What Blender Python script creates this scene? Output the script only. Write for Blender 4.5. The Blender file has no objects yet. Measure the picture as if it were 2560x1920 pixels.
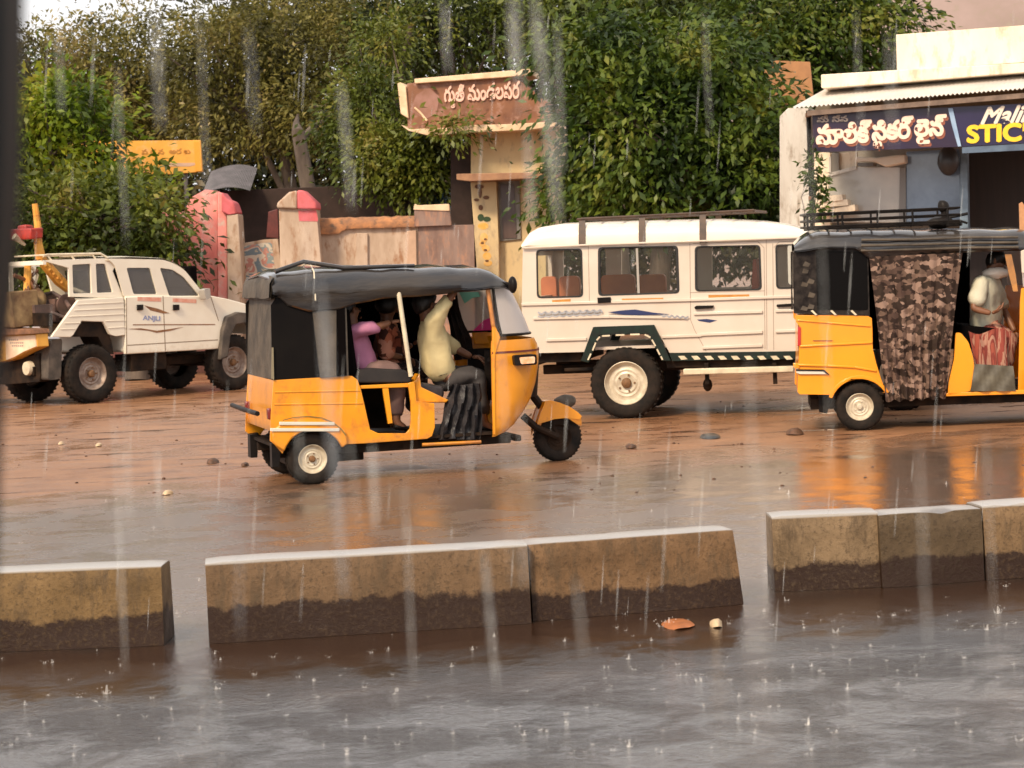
import bpy, bmesh, math, random
import numpy as np
from mathutils import Vector, Matrix, noise
from mathutils.geometry import tessellate_polygon
R = math.radians
SC = bpy.context.scene
COL = SC.collection

# ------------------------------------------------------------------ camera
FPX = 5760.0                                   # focal length in pixels of the 2560 px wide photograph
PITCH, ROLL = math.atan(324/FPX), R(2.5)
EYE = Vector((0, 0, 1.78))
_f = Vector((0, math.cos(PITCH), -math.sin(PITCH)))
_x = Vector((1, 0, 0)); _u = _x.cross(_f)
CR = math.cos(ROLL)*_x - math.sin(ROLL)*_u
CU = math.sin(ROLL)*_x + math.cos(ROLL)*_u
cam = bpy.data.cameras.new("camera"); cam_o = bpy.data.objects.new("camera", cam); COL.objects.link(cam_o)
cam_o.matrix_world = Matrix(((CR.x, CU.x, -_f.x, EYE.x), (CR.y, CU.y, -_f.y, EYE.y), (CR.z, CU.z, -_f.z, EYE.z), (0, 0, 0, 1)))
cam.sensor_width = 36; cam.lens = 36*FPX/2560
cam.clip_start = 0.05; cam.clip_end = 3000
cam.dof.use_dof = True; cam.dof.focus_distance = 16; cam.dof.aperture_fstop = 8
SC.camera = cam_o

# ------------------------------------------------------------------ sky, sun, exposure
SUN_EL, SUN_AZ = 42, 212                       # azimuth clockwise from +Y (the view direction)
w = bpy.data.worlds.new("World"); SC.world = w; w.use_nodes = True
nt = w.node_tree; bg = nt.nodes['Background']
sky = nt.nodes.new('ShaderNodeTexSky'); sky.sky_type = 'NISHITA'; sky.sun_disc = False
sky.sun_elevation = R(SUN_EL); sky.sun_rotation = R(SUN_AZ); sky.dust_density = 6; sky.air_density = 1.2; sky.ozone_density = 1.0
hs = nt.nodes.new('ShaderNodeHueSaturation'); hs.inputs['Saturation'].default_value = 0.25; hs.inputs['Value'].default_value = 1.0
cloud = nt.nodes.new('ShaderNodeMix'); cloud.data_type = 'RGBA'; cloud.inputs[0].default_value = .72; cloud.inputs[7].default_value = (8.9, 8.7, 8.7, 1)   # even rain cloud
nt.links.new(sky.outputs[0], hs.inputs['Color']); nt.links.new(hs.outputs[0], cloud.inputs[6]); nt.links.new(cloud.outputs[2], bg.inputs[0])
bg.inputs[1].default_value = 0.15
sun = bpy.data.lights.new("sun", 'SUN'); sun.energy = 3.6; sun.angle = R(10); sun.color = (1.0, 0.80, 0.56)
sun_o = bpy.data.objects.new("sun", sun); COL.objects.link(sun_o)
sd = Vector((math.sin(R(SUN_AZ))*math.cos(R(SUN_EL)), math.cos(R(SUN_AZ))*math.cos(R(SUN_EL)), math.sin(R(SUN_EL))))
sun_o.rotation_euler = sd.to_track_quat('Z', 'Y').to_euler(); sun_o.location = sd*60
SC.view_settings.view_transform = 'Standard'; SC.view_settings.look = 'None'; SC.view_settings.gamma = 1
SC.view_settings.exposure = 0.12
SC.cycles.max_bounces = 8; SC.cycles.transparent_max_bounces = 12
SC.cycles.use_denoising = True

# ------------------------------------------------------------------ helpers
def ray(px, py):
    return (_f + CR*((px-1280)/FPX) + CU*((960-py)/FPX))
def G(px, py, z=0.0):                          # photo pixel -> point on the ground
    d = ray(px, py); t = (z-EYE.z)/d.z; return EYE + d*t
def AT(px, py, Y):                             # photo pixel -> point at depth Y
    d = ray(px, py); return EYE + d*(Y/d.y)
class Fr:                                      # an upright plane through the place where a thing stands
    def __init__(s, org, heading):
        s.o = Vector((org.x, org.y, 0)); s.h = R(heading)
        s.d = Vector((math.cos(s.h), math.sin(s.h), 0)); s.n = Vector((-math.sin(s.h), math.cos(s.h), 0))
        s.k = (0, 0, 1, 1)
    def zoom(s, x0, y0, sx, sy=None): s.k = (x0, y0, sx, sy or sx); return s
    def __call__(s, x, y, off=0.0):
        px, py = s.k[0]+x*s.k[2], s.k[1]+y*s.k[3]
        d = ray(px, py); t = (off - (EYE-s.o).dot(s.n))/d.dot(s.n); p = EYE + d*t
        return ((p-s.o).dot(s.d), p.z)
    def P(s, pts, off=0.0): return [s(x, y, off) for x, y in pts]
def tag(o, label=None, cat=None, group=None, kind=None):
    for k, v in (('label', label), ('category', cat), ('group', group), ('kind', kind)):
        if v: o[k] = v
    return o
def empty(name, loc, rz=0.0, **kw):
    o = bpy.data.objects.new(name, None); COL.objects.link(o); o.location = loc; o.rotation_euler = (0, 0, rz)
    o.empty_display_size = .2; return tag(o, **kw)
def finish(o, parent, m, bevel=0.0, smooth=40, sub=0):
    me = o.data
    if isinstance(m, (list, tuple)):
        for q in m: me.materials.append(q)
    else: me.materials.append(m)
    if smooth is not None:
        for p in me.polygons: p.use_smooth = True
        try: me.set_sharp_from_angle(angle=R(smooth))
        except Exception: pass
    COL.objects.link(o)
    if parent is not None: o.parent = parent
    if bevel:
        b = o.modifiers.new('b', 'BEVEL'); b.width = bevel; b.segments = 2; b.limit_method = 'ANGLE'; b.angle_limit = R(40)
    if sub:
        s = o.modifiers.new('s', 'SUBSURF'); s.levels = s.render_levels = sub
    return o
def fillet(pts, r, n=4):
    out = []; N = len(pts)
    for i in range(N):
        p = Vector(pts[i]); a = Vector(pts[i-1]); b = Vector(pts[(i+1) % N])
        u, v = (a-p), (b-p); rr = min(r, u.length*.45, v.length*.45)
        if u.length < 1e-6 or v.length < 1e-6: out.append(tuple(p)); continue
        A = p+u.normalized()*rr; B = p+v.normalized()*rr
        for k in range(n+1):
            t = k/n; q = (1-t)**2*A + 2*t*(1-t)*p + t*t*B; out.append((q.x, q.y))
    return out
def rect(x0, z0, x1, z1): return [(x0, z0), (x1, z0), (x1, z1), (x0, z1)]
class MB:
    def __init__(s): s.v = []; s.f = []; s.mi = []; s.m = 0
    def add(s, vs, fs):
        b = len(s.v); s.v += [tuple(q) for q in vs]; s.f += [tuple(b+i for i in f) for f in fs]; s.mi += [s.m]*len(fs); return s
    def poly(s, pts, y0, y1, holes=(), fn=None):          # outline in (x,z), thickness y0..y1
        loops = [list(pts)]+[list(h) for h in holes]
        def area(l): return sum(l[i][0]*l[(i+1) % len(l)][1]-l[(i+1) % len(l)][0]*l[i][1] for i in range(len(l)))/2
        loops = [l if (area(l) > 0) == (k == 0) else l[::-1] for k, l in enumerate(loops)]
        flat = [p for l in loops for p in l]; n = len(flat)
        tris = tessellate_polygon([[Vector((p[0], p[1], 0)) for p in l] for l in loops])
        Y0 = (lambda p: y0) if fn is None else (lambda p: y0+fn(p))
        Y1 = (lambda p: y1) if fn is None else (lambda p: y1+fn(p))
        vs = [(p[0], Y0(p), p[1]) for p in flat]+[(p[0], Y1(p), p[1]) for p in flat]
        fs = []
        for t in tris:
            a, b, c = (flat[i] for i in t)
            cr = (b[0]-a[0])*(c[1]-a[1])-(b[1]-a[1])*(c[0]-a[0])
            if abs(cr) < 1e-12: continue
            t = t if cr > 0 else t[::-1]
            fs.append(tuple(t)); fs.append(tuple(i+n for i in t[::-1]))
        k = 0
        for l in loops:
            L = len(l)
            for i in range(L):
                a, b = k+i, k+(i+1) % L; fs.append((b, a, a+n, b+n))
            k += L
        if y0 > y1: fs = [f[::-1] for f in fs]
        return s.add(vs, fs)
    def box(s, a, b):
        x0, y0, z0 = a; x1, y1, z1 = b
        x0, x1 = sorted((x0, x1)); y0, y1 = sorted((y0, y1)); z0, z1 = sorted((z0, z1))
        return s.add([(x0,y0,z0),(x1,y0,z0),(x1,y1,z0),(x0,y1,z0),(x0,y0,z1),(x1,y0,z1),(x1,y1,z1),(x0,y1,z1)],
                     [(3,2,1,0),(4,5,6,7),(0,1,5,4),(1,2,6,5),(2,3,7,6),(3,0,4,7)])
    def loft(s, rows, closed=True, cap=True):
        n = len(rows[0]); vs = [p for r in rows for p in r]; fs = []
        for j in range(len(rows)-1):
            for i in range(n if closed else n-1):
                a = j*n+i; b = j*n+(i+1) % n; fs.append((a, b, b+n, a+n))
        if cap and closed: fs.append(tuple(range(n))[::-1]); fs.append(tuple((len(rows)-1)*n+i for i in range(n)))
        return s.add(vs, fs)
    def tube(s, path, r, n=8, cap=True):
        path = [Vector(p) for p in path]; rr = r if isinstance(r, (list, tuple)) else [r]*len(path)
        rows = []; up = None
        for i, p in enumerate(path):
            t = (path[min(i+1, len(path)-1)]-path[max(i-1, 0)]).normalized()
            if up is None: up = t.orthogonal().normalized()
            a = (up-t*up.dot(t)).normalized(); up = a; b = t.cross(a)
            rows.append([p+(a*math.cos(2*math.pi*k/n)+b*math.sin(2*math.pi*k/n))*rr[i] for k in range(n)])
        return s.loft(rows, True, cap)
    def lathe(s, prof, c, n=40, axis='y'):                # profile (radius, along axis)
        rows = []
        for r, a in prof:
            ring = []
            for k in range(n):
                t = 2*math.pi*k/n; q = (r*math.cos(t), a, r*math.sin(t)) if axis == 'y' else (r*math.cos(t), r*math.sin(t), a) if axis == 'z' else (a, r*math.cos(t), r*math.sin(t))
                ring.append((q[0]+c[0], q[1]+c[1], q[2]+c[2]))
            rows.append(ring)
        return s.loft(rows, True, False)
    def ball(s, c, r, n=14, m=9, fn=None):
        r = (r, r, r) if not isinstance(r, (tuple, list)) else r; rows = []
        for j in range(m+1):
            ph = math.pi*j/m; ring = []
            for k in range(n):
                t = 2*math.pi*k/n; q = Vector((math.sin(ph)*math.cos(t), math.sin(ph)*math.sin(t), math.cos(ph)))
                kf = fn(q) if fn else 1
                ring.append((c[0]+q.x*r[0]*kf, c[1]+q.y*r[1]*kf, c[2]+q.z*r[2]*kf))
            rows.append(ring)
        return s.loft(rows, True, False)
    def jitter(s, amp, sc, seed=0, ax=(1, 1, 1)):
        out = []
        for p in s.v:
            d = noise.noise_vector(Vector(p)*sc+Vector((seed, seed*2, seed*3)))
            out.append((p[0]+d.x*amp*ax[0], p[1]+d.y*amp*ax[1], p[2]+d.z*amp*ax[2]))
        s.v = out; return s
    def build(s, name, m, parent=None, bevel=0.0, smooth=40, sub=0, loc=None, **kw):
        me = bpy.data.meshes.new(name); me.from_pydata(s.v, [], s.f)
        if max(s.mi, default=0): me.polygons.foreach_set('material_index', s.mi)
        bm = bmesh.new(); bm.from_mesh(me); bmesh.ops.recalc_face_normals(bm, faces=bm.faces); bm.to_mesh(me); bm.free()
        o = bpy.data.objects.new(name, me)
        if loc is not None: o.location = loc
        return tag(finish(o, parent, m, bevel, smooth, sub), **kw)

# ------------------------------------------------------------------ materials
def mat(name, c, c2=None, sc=3.0, rough=.5, rough2=None, metal=0.0, bump=0.0, bsc=30.0, spec=.5, coat=0.0, stretch=(1, 1, 1),
        dirt_shade=None, dz=(0, .6), alpha=1.0, trans=0.0, contrast=(.35, .65), c3=None, sc3=None, bumpdist=.01, sheen=0):
    m = bpy.data.materials.new(name); m.use_nodes = True; n = m.node_tree.nodes; L = m.node_tree.links
    p = n['Principled BSDF']; p.inputs['Roughness'].default_value = rough; p.inputs['Metallic'].default_value = metal
    p.inputs['Specular IOR Level'].default_value = spec; p.inputs['Coat Weight'].default_value = coat; p.inputs['Coat Roughness'].default_value = .06
    p.inputs['Alpha'].default_value = alpha; p.inputs['Transmission Weight'].default_value = trans
    tc = n.new('ShaderNodeTexCoord'); mp = n.new('ShaderNodeMapping'); mp.inputs['Scale'].default_value = stretch
    L.new(tc.outputs['Object'], mp.inputs[0])
    def nz(scale, det=6, ro=.6):
        t = n.new('ShaderNodeTexNoise'); t.inputs['Scale'].default_value = scale; t.inputs['Detail'].default_value = det; t.inputs['Roughness'].default_value = ro
        L.new(mp.outputs[0], t.inputs[0]); return t.outputs['Fac']
    def ramp(fac, a, b):
        r = n.new('ShaderNodeMapRange'); r.inputs[1].default_value = a; r.inputs[2].default_value = b; L.new(fac, r.inputs[0]); return r.outputs[0]
    def mix(f, a, b):
        q = n.new('ShaderNodeMix'); q.data_type = 'RGBA'
        if isinstance(f, float): q.inputs[0].default_value = f
        else: L.new(f, q.inputs[0])
        for i, v in ((6, a), (7, b)):
            if isinstance(v, tuple): q.inputs[i].default_value = (*v[:3], 1)
            else: L.new(v, q.inputs[i])
        return q.outputs[2]
    col = tuple(c); f1 = ramp(nz(sc), *contrast)
    if c2: col = mix(f1, tuple(c), tuple(c2))
    if c3: col = mix(ramp(nz(sc3 or sc*3.3, 8, .7), .52, .66), col, tuple(c3))
    if dirt_shade:
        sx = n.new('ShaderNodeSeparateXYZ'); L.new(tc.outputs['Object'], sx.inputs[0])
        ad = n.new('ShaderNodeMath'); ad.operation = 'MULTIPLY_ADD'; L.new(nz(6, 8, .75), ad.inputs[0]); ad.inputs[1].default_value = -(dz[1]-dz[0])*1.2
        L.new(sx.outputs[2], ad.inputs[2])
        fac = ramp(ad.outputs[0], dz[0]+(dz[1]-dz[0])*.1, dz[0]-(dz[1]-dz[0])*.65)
        col = mix(fac, col, tuple(dirt_shade))
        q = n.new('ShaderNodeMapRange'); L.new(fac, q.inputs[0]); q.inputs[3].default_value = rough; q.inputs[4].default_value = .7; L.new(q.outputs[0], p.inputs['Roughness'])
    elif rough2 is not None:
        q = n.new('ShaderNodeMapRange'); L.new(ramp(nz(sc*1.7), .35, .65), q.inputs[0]); q.inputs[3].default_value = rough; q.inputs[4].default_value = rough2; L.new(q.outputs[0], p.inputs['Roughness'])
    if isinstance(col, tuple): p.inputs['Base Color'].default_value = (*col[:3], 1)
    else: L.new(col, p.inputs['Base Color'])
    if bump:
        b = n.new('ShaderNodeBump'); b.inputs['Strength'].default_value = bump; b.inputs['Distance'].default_value = bumpdist
        L.new(nz(bsc), b.inputs['Height']); L.new(b.outputs[0], p.inputs['Normal'])
    return m
def pattern_mat(name, cols, scale, rough=.8, stretch=(1, 1, 1), seed=0, cells=False):      # cloth printed in several colours
    m = bpy.data.materials.new(name); m.use_nodes = True; n = m.node_tree.nodes; L = m.node_tree.links; p = n['Principled BSDF']
    p.inputs['Roughness'].default_value = rough; p.inputs['Specular IOR Level'].default_value = .15
    tc = n.new('ShaderNodeTexCoord'); mp = n.new('ShaderNodeMapping'); mp.inputs['Scale'].default_value = stretch; mp.inputs['Location'].default_value = (seed, seed, 0)
    L.new(tc.outputs['Object'], mp.inputs[0])
    nzz = n.new('ShaderNodeTexNoise'); nzz.inputs['Scale'].default_value = scale; nzz.inputs['Detail'].default_value = 3; nzz.inputs['Distortion'].default_value = 1.2
    L.new(mp.outputs[0], nzz.inputs[0]); src = nzz.outputs['Fac']
    if cells:
        va = n.new('ShaderNodeVectorMath'); va.operation = 'MULTIPLY_ADD'; L.new(nzz.outputs['Color'], va.inputs[0]); va.inputs[1].default_value = (.12, .12, .12); L.new(mp.outputs[0], va.inputs[2])
        vo = n.new('ShaderNodeTexVoronoi'); vo.inputs['Scale'].default_value = scale*1.7; L.new(va.outputs[0], vo.inputs[0])
        sx = n.new('ShaderNodeSeparateXYZ'); L.new(vo.outputs['Color'], sx.inputs[0]); ma = n.new('ShaderNodeMath'); ma.operation = 'MULTIPLY_ADD'; L.new(sx.outputs[0], ma.inputs[0]); ma.inputs[1].default_value = .45; ma.inputs[2].default_value = .26; src = ma.outputs[0]
    r = n.new('ShaderNodeValToRGB'); r.color_ramp.interpolation = 'CONSTANT'; L.new(src, r.inputs[0])
    e = r.color_ramp.elements
    while len(e) < len(cols): e.new(.5)
    for i, cc in enumerate(cols): e[i].position = .3+.4*i/len(cols) if i else 0; e[i].color = (*cc, 1)
    L.new(r.outputs[0], p.inputs['Base Color']); return m
def leaf_mat(name, cols, patch=.6, trans=.25):
    m = bpy.data.materials.new(name); m.use_nodes = True; n = m.node_tree.nodes; L = m.node_tree.links; p = n['Principled BSDF']
    p.inputs['Roughness'].default_value = .45; p.inputs['Specular IOR Level'].default_value = .3
    g = n.new('ShaderNodeNewGeometry'); tc = n.new('ShaderNodeTexCoord')
    nn = n.new('ShaderNodeTexNoise'); nn.inputs['Scale'].default_value = patch; nn.inputs['Detail'].default_value = 3; L.new(tc.outputs['Object'], nn.inputs[0])
    a = n.new('ShaderNodeMath'); a.operation = 'MULTIPLY_ADD'; L.new(nn.outputs['Fac'], a.inputs[0]); a.inputs[1].default_value = 2.6; a.inputs[2].default_value = -1.05
    b = n.new('ShaderNodeMath'); b.operation = 'MULTIPLY_ADD'; L.new(g.outputs['Random Per Island'], b.inputs[0]); b.inputs[1].default_value = .34; L.new(a.outputs[0], b.inputs[2])
    r = n.new('ShaderNodeValToRGB'); L.new(b.outputs[0], r.inputs[0]); e = r.color_ramp.elements
    while len(e) < len(cols): e.new(.5)
    for i, cc in enumerate(cols): e[i].position = i/(len(cols)-1); e[i].color = (*cc, 1)
    L.new(r.outputs[0], p.inputs['Base Color'])
    t = n.new('ShaderNodeBsdfTranslucent'); L.new(r.outputs[0], t.inputs[0]); mx = n.new('ShaderNodeMixShader'); mx.inputs[0].default_value = trans
    L.new(p.outputs[0], mx.inputs[1]); L.new(t.outputs[0], mx.inputs[2]); L.new(mx.outputs[0], n['Material Output'].inputs[0]); return m
def glass_mat(name, tint=(.8, .85, .85), alpha=.25, rough=.05):
    m = bpy.data.materials.new(name); m.use_nodes = True; n = m.node_tree.nodes; L = m.node_tree.links
    p = n['Principled BSDF']; p.inputs['Base Color'].default_value = (*tint, 1); p.inputs['Roughness'].default_value = rough
    t = n.new('ShaderNodeBsdfTransparent'); t.inputs[0].default_value = (.93, .95, .94, 1)
    f = n.new('ShaderNodeFresnel'); f.inputs[0].default_value = 1.5
    a = n.new('ShaderNodeMath'); a.operation = 'ADD'; a.use_clamp = True; L.new(f.outputs[0], a.inputs[0]); a.inputs[1].default_value = alpha
    mx = n.new('ShaderNodeMixShader'); L.new(a.outputs[0], mx.inputs[0]); L.new(t.outputs[0], mx.inputs[1]); L.new(p.outputs[0], mx.inputs[2])
    L.new(mx.outputs[0], n['Material Output'].inputs[0]); return m

YEL = mat('auto_yellow', (.80, .31, .008), (.72, .26, .006), sc=2.5, rough=.28, coat=.35, dirt_shade=(.26, .11, .04), dz=(.12, .50), c3=(.55, .19, .02), sc3=6, bump=.05, bsc=9)
YEL2 = mat('auto_yellow_bright', (.86, .31, .006), (.80, .27, .005), sc=2, rough=.3, coat=.35, dirt_shade=(.35, .15, .04), dz=(.12, .36), bump=.05, bsc=9)
VINYL = mat('black_vinyl', (.012, .012, .015), (.040, .030, .022), sc=5, rough=.5, spec=.2, coat=.9, bump=.7, bsc=6, bumpdist=.035, stretch=(.35, 1, 1.6))
CANVAS = mat('grey_canvas', (.115, .092, .070), (.050, .042, .035), sc=4, rough=.6, spec=.15, bump=.4, bsc=14, bumpdist=.02)
BLACK = mat('black_trim', (.006, .005, .005), (.016, .012, .010), sc=8, rough=.45, spec=.12)
DARK = mat('dark_interior', (.004, .003, .003), rough=.9, spec=.03)
CHASS = mat('chassis_black', (.009, .007, .006), (.035, .020, .012), sc=6, rough=.75, spec=.12)
RUB = mat('tyre_rubber', (.009, .008, .007), (.028, .019, .014), sc=9, rough=.75, bump=.6, bsc=60, spec=.15)
RIM = mat('rim_cream', (.62, .55, .42), (.42, .34, .24), sc=9, rough=.4, metal=.1)
RIMG = mat('rim_grey', (.34, .27, .22), (.18, .12, .09), sc=9, rough=.5, metal=.3)
RUST = mat('rust_hub', (.22, .10, .035), (.10, .05, .02), sc=20, rough=.7)
WHITE = mat('jeep_white', (.63, .545, .455), (.57, .48, .39), sc=1.5, rough=.3, coat=.3, dirt_shade=(.42, .27, .17), dz=(.25, .75))
WHITE2 = mat('pickup_white', (.80, .73, .60), (.73, .65, .52), sc=2, rough=.35, coat=.25, dirt_shade=(.40, .27, .15), dz=(.35, .85))
CREAM = mat('cream_bar', (.72, .62, .44), (.5, .42, .3), sc=8, rough=.4)
CHROME = mat('pale_trim', (.75, .70, .58), rough=.25, metal=.3)
GLASS = glass_mat('window_glass', (.35, .33, .28), .03)
FOG = glass_mat('fogged_glass', (.70, .62, .58), .55, .25)
REDL = mat('red_lens', (.45, .02, .01), rough=.15, coat=.5)
ORL = mat('orange_lens', (.75, .22, .03), rough=.15, coat=.5)
SKIN = mat('skin_brown', (.23, .10, .050), (.17, .07, .035), sc=15, rough=.5)
HAIR = mat('black_hair', (.006, .005, .005), (.015, .012, .010), sc=60, rough=.45, bump=.5, bsc=90, stretch=(1, 1, .2))

def wheel(parent, c, r, wd, rr, rimm, hubm, side=-1, name='wheel', sub=True, steps=2):
    mb = MB(); h = wd/2
    mb.lathe([(rr*.96, -h*.80), (rr*1.05, -h*.98), (r*.88, -h), (r*.97, -h*.86), (r, -h*.55), (r, h*.55), (r*.97, h*.86), (r*.88, h), (rr*1.05, h*.98), (rr*.96, h*.8)], c, 48)
    for k in range(36):
        a = 2*math.pi*k/36; da = .035
        for sgn in (-1, 1):
            q = []
            for (aa, rad, yy) in ((a-da, r*.985, sgn*h*.25), (a+da, r*.985, sgn*h*.25), (a+da+.04, r*.985, sgn*h*.86), (a-da+.04, r*.985, sgn*h*.86)):
                q.append((c[0]+rad*math.cos(aa), c[1]+yy, c[2]+rad*math.sin(aa)))
            o_ = [(c[0]+(x-c[0])*1.03, y, c[2]+(z-c[2])*1.03) for x, y, z in q]
            mb.add(q+o_, [(3,2,1,0),(4,5,6,7),(0,1,5,4),(1,2,6,5),(2,3,7,6),(3,0,4,7)])
    w_ = mb.build(name, RUB, parent, smooth=50)
    s = side
    rm = MB()
    pr = [(rr*1.02, s*h*.86), (rr*.97, s*h*.90), (rr*.92, s*h*.70), (rr*.80, s*h*.40), (rr*.72, s*h*.38), (rr*.62, s*h*.50)]
    if steps > 1: pr += [(rr*.52, s*h*.44), (rr*.44, s*h*.52)]
    pr += [(rr*.30, s*h*.42), (rr*.0001, s*h*.42)]
    rm.lathe(pr, c, 36)
    for k in range(8):
        a = 2*math.pi*(k+.5)/8; q = (c[0]+rr*.72*math.cos(a), c[1]+s*h*.385, c[2]+rr*.72*math.sin(a)); e = rr*.07
    rm.build('rim', rimm, w_, smooth=35)
    hb = MB(); hb.lathe([(rr*.24, s*h*.40), (rr*.22, s*h*.72), (rr*.15, s*h*.84), (rr*.0001, s*h*.86)], c, 16)
    for k in range(5):
        a = 2*math.pi*k/5; q = (c[0]+rr*.38*math.cos(a), c[1], c[2]+rr*.38*math.sin(a)); hb.lathe([(rr*.05, s*h*.44), (rr*.05, s*h*.60), (rr*.0001, s*h*.62)], q, 6)
    hb.build('hub', hubm, w_, smooth=35)
    return w_

# ------------------------------------------------------------------ lettering
def glyph_splines(body, shear=0.0):
    cu = bpy.data.curves.new('txt', 'FONT'); cu.body = body; cu.shear = shear
    o = bpy.data.objects.new('txt', cu); COL.objects.link(o)
    bpy.context.view_layer.update()
    dg = bpy.context.evaluated_depsgraph_get()
    c = o.evaluated_get(dg).to_curve(dg, apply_modifiers=False)
    out = []
    for sp in c.splines:
        if sp.type == 'BEZIER':
            pts = []; bp = sp.bezier_points; N = len(bp)
            for i in range(N):
                a, b = bp[i], bp[(i+1) % N]
                for k in range(4):
                    t = k/4; q = (1-t)**3*a.co+3*(1-t)**2*t*a.handle_right+3*(1-t)*t*t*b.handle_left+t**3*b.co
                    pts.append((q.x, q.y))
            out.append(pts)
        else: out.append([(p.co.x, p.co.y) for p in sp.points])
    bpy.data.objects.remove(o); bpy.data.curves.remove(cu)
    return out
def glyphs(text, shear=0.0):          # one list of outlines per character, in place
    prev = 0; res = []
    for i in range(1, len(text)+1):
        sp = glyph_splines(text[:i], shear); res.append(sp[prev:]); prev = len(sp)
    return res
def inset(pl, d):
    N = len(pl); out = []
    for i in range(N):
        a, p, b = Vector(pl[i-1]), Vector(pl[i]), Vector(pl[(i+1) % N])
        t = b-a
        if t.length < 1e-9: out.append(tuple(p)); continue
        t.normalize(); out.append((p.x+t.y*d, p.y-t.x*d))
    return out
def letters(mb, text, fn, bold=0.0, sub=(), shear=0.0, y=-.01, scale=1.0, off=(0, 0), depth=.012):
    """fn maps glyph space (x, y) to local (x, z); sub = extra small glyphs (char, x, y, scale)"""
    items = [(g, 0, 0, 1.0) for g in glyphs(text, shear)]
    for ch, x, yy, s in sub:
        items += [(g, x, yy, s) for g in glyphs(ch, shear)]
    k = 0
    for g, gx, gy, gs in items:
        if not g: continue
        def area(l): return sum(l[i][0]*l[(i+1) % len(l)][1]-l[(i+1) % len(l)][0]*l[i][1] for i in range(len(l)))/2
        big = max(g, key=lambda l: abs(area(l))); sg = 1 if area(big) > 0 else -1
        outs = [l if sg > 0 else l[::-1] for l in g]
        outer = [l for l in outs if area(l) > 0]; hol = [l for l in outs if area(l) <= 0]
        def inside(pt, l):
            c = False
            for i in range(len(l)):
                x1, y1 = l[i]; x2, y2 = l[i-1]
                if (y1 > pt[1]) != (y2 > pt[1]) and pt[0] < (x2-x1)*(pt[1]-y1)/(y2-y1)+x1: c = not c
            return c
        for ol in outer:
            hs_ = [h for h in hol if inside(h[0], ol)]
            T = lambda l: [fn((gx+p[0]*gs+off[0], gy+p[1]*gs+off[1])) for p in l]
            try: mb.poly(T(inset(ol, bold)), y-.0009*(k % 5), y+depth, [T(inset(h, bold*.6)) for h in hs_])
            except Exception as e: print('lettering', text, repr(e))
            k += 1
    return mb

# ================================================================== THE SETTING
def nodes_mat(name):
    m = bpy.data.materials.new(name); m.use_nodes = True; return m, m.node_tree.nodes, m.node_tree.links, m.node_tree.nodes['Principled BSDF']
def N_(n, t, **kw):
    q = n.new(t)
    for k, v in kw.items(): setattr(q, k, v)
    return q
def noise_n(n, L, vec, scale, det=5, ro=.6, dist=0):
    t = n.new('ShaderNodeTexNoise'); t.inputs['Scale'].default_value = scale; t.inputs['Detail'].default_value = det; t.inputs['Roughness'].default_value = ro; t.inputs['Distortion'].default_value = dist
    L.new(vec, t.inputs[0]); return t.outputs['Fac']
def mr(n, L, f, a, b, c=0., d=1.):
    r = n.new('ShaderNodeMapRange'); L.new(f, r.inputs[0])
    for i, v in enumerate((a, b, c, d)): r.inputs[i+1].default_value = v
    return r.outputs[0]
def mixc(n, L, f, a, b):
    q = n.new('ShaderNodeMix'); q.data_type = 'RGBA'; L.new(f, q.inputs[0])
    for i, v in ((6, a), (7, b)):
        if isinstance(v, tuple): q.inputs[i].default_value = (*v, 1)
        else: L.new(v, q.inputs[i])
    return q.outputs[2]
def mth(n, L, op, a, b=None, c=None):
    q = n.new('ShaderNodeMath'); q.operation = op
    for i, v in enumerate((a, b, c)):
        if v is None: continue
        if isinstance(v, (int, float)): q.inputs[i].default_value = v
        else: L.new(v, q.inputs[i])
    return q.outputs[0]

def ground_material():
    m, n, L, p = nodes_mat('wet_mud'); tc = n.new('ShaderNodeTexCoord'); v = tc.outputs['Object']
    big = noise_n(n, L, v, .35, 4, .6); mid = noise_n(n, L, v, 1.6, 7, .65, .4); fine = noise_n(n, L, v, 14, 8, .7)
    c = mixc(n, L, mr(n, L, mid, .35, .68), (.31, .158, .080), (.195, .092, .045))
    c = mixc(n, L, mr(n, L, fine, .58, .68), c, (.13, .055, .028))
    c = mixc(n, L, mr(n, L, big, .50, .62), c, (.25, .12, .06))
    st = n.new('ShaderNodeMapping'); st.inputs['Scale'].default_value = (.5, 1.4, 1); st.inputs['Rotation'].default_value = (0, 0, R(-9)); L.new(v, st.inputs[0]); rut = noise_n(n, L, st.outputs[0], 2.4, 5, .6, .3)
    c = mixc(n, L, mr(n, L, rut, .54, .64), c, (.12, .050, .024))
    L.new(c, p.inputs['Base Color'])
    wet = mth(n, L, 'MAXIMUM', mth(n, L, 'MULTIPLY', mr(n, L, mid, .42, .60), mr(n, L, big, .38, .62)), mr(n, L, rut, .57, .66))
    L.new(mr(n, L, wet, 0, 1, .42, .10), p.inputs['Roughness'])
    L.new(mr(n, L, wet, 0, 1, .25, .55), p.inputs['Specular IOR Level'])
    b = n.new('ShaderNodeBump'); b.inputs['Distance'].default_value = .03; L.new(mr(n, L, wet, 0, 1, .7, .08), b.inputs['Strength'])
    h = mth(n, L, 'ADD', noise_n(n, L, v, 5, 8, .7), mth(n, L, 'MULTIPLY', fine, .3)); L.new(h, b.inputs['Height']); L.new(b.outputs[0], p.inputs['Normal'])
    return m
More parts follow.
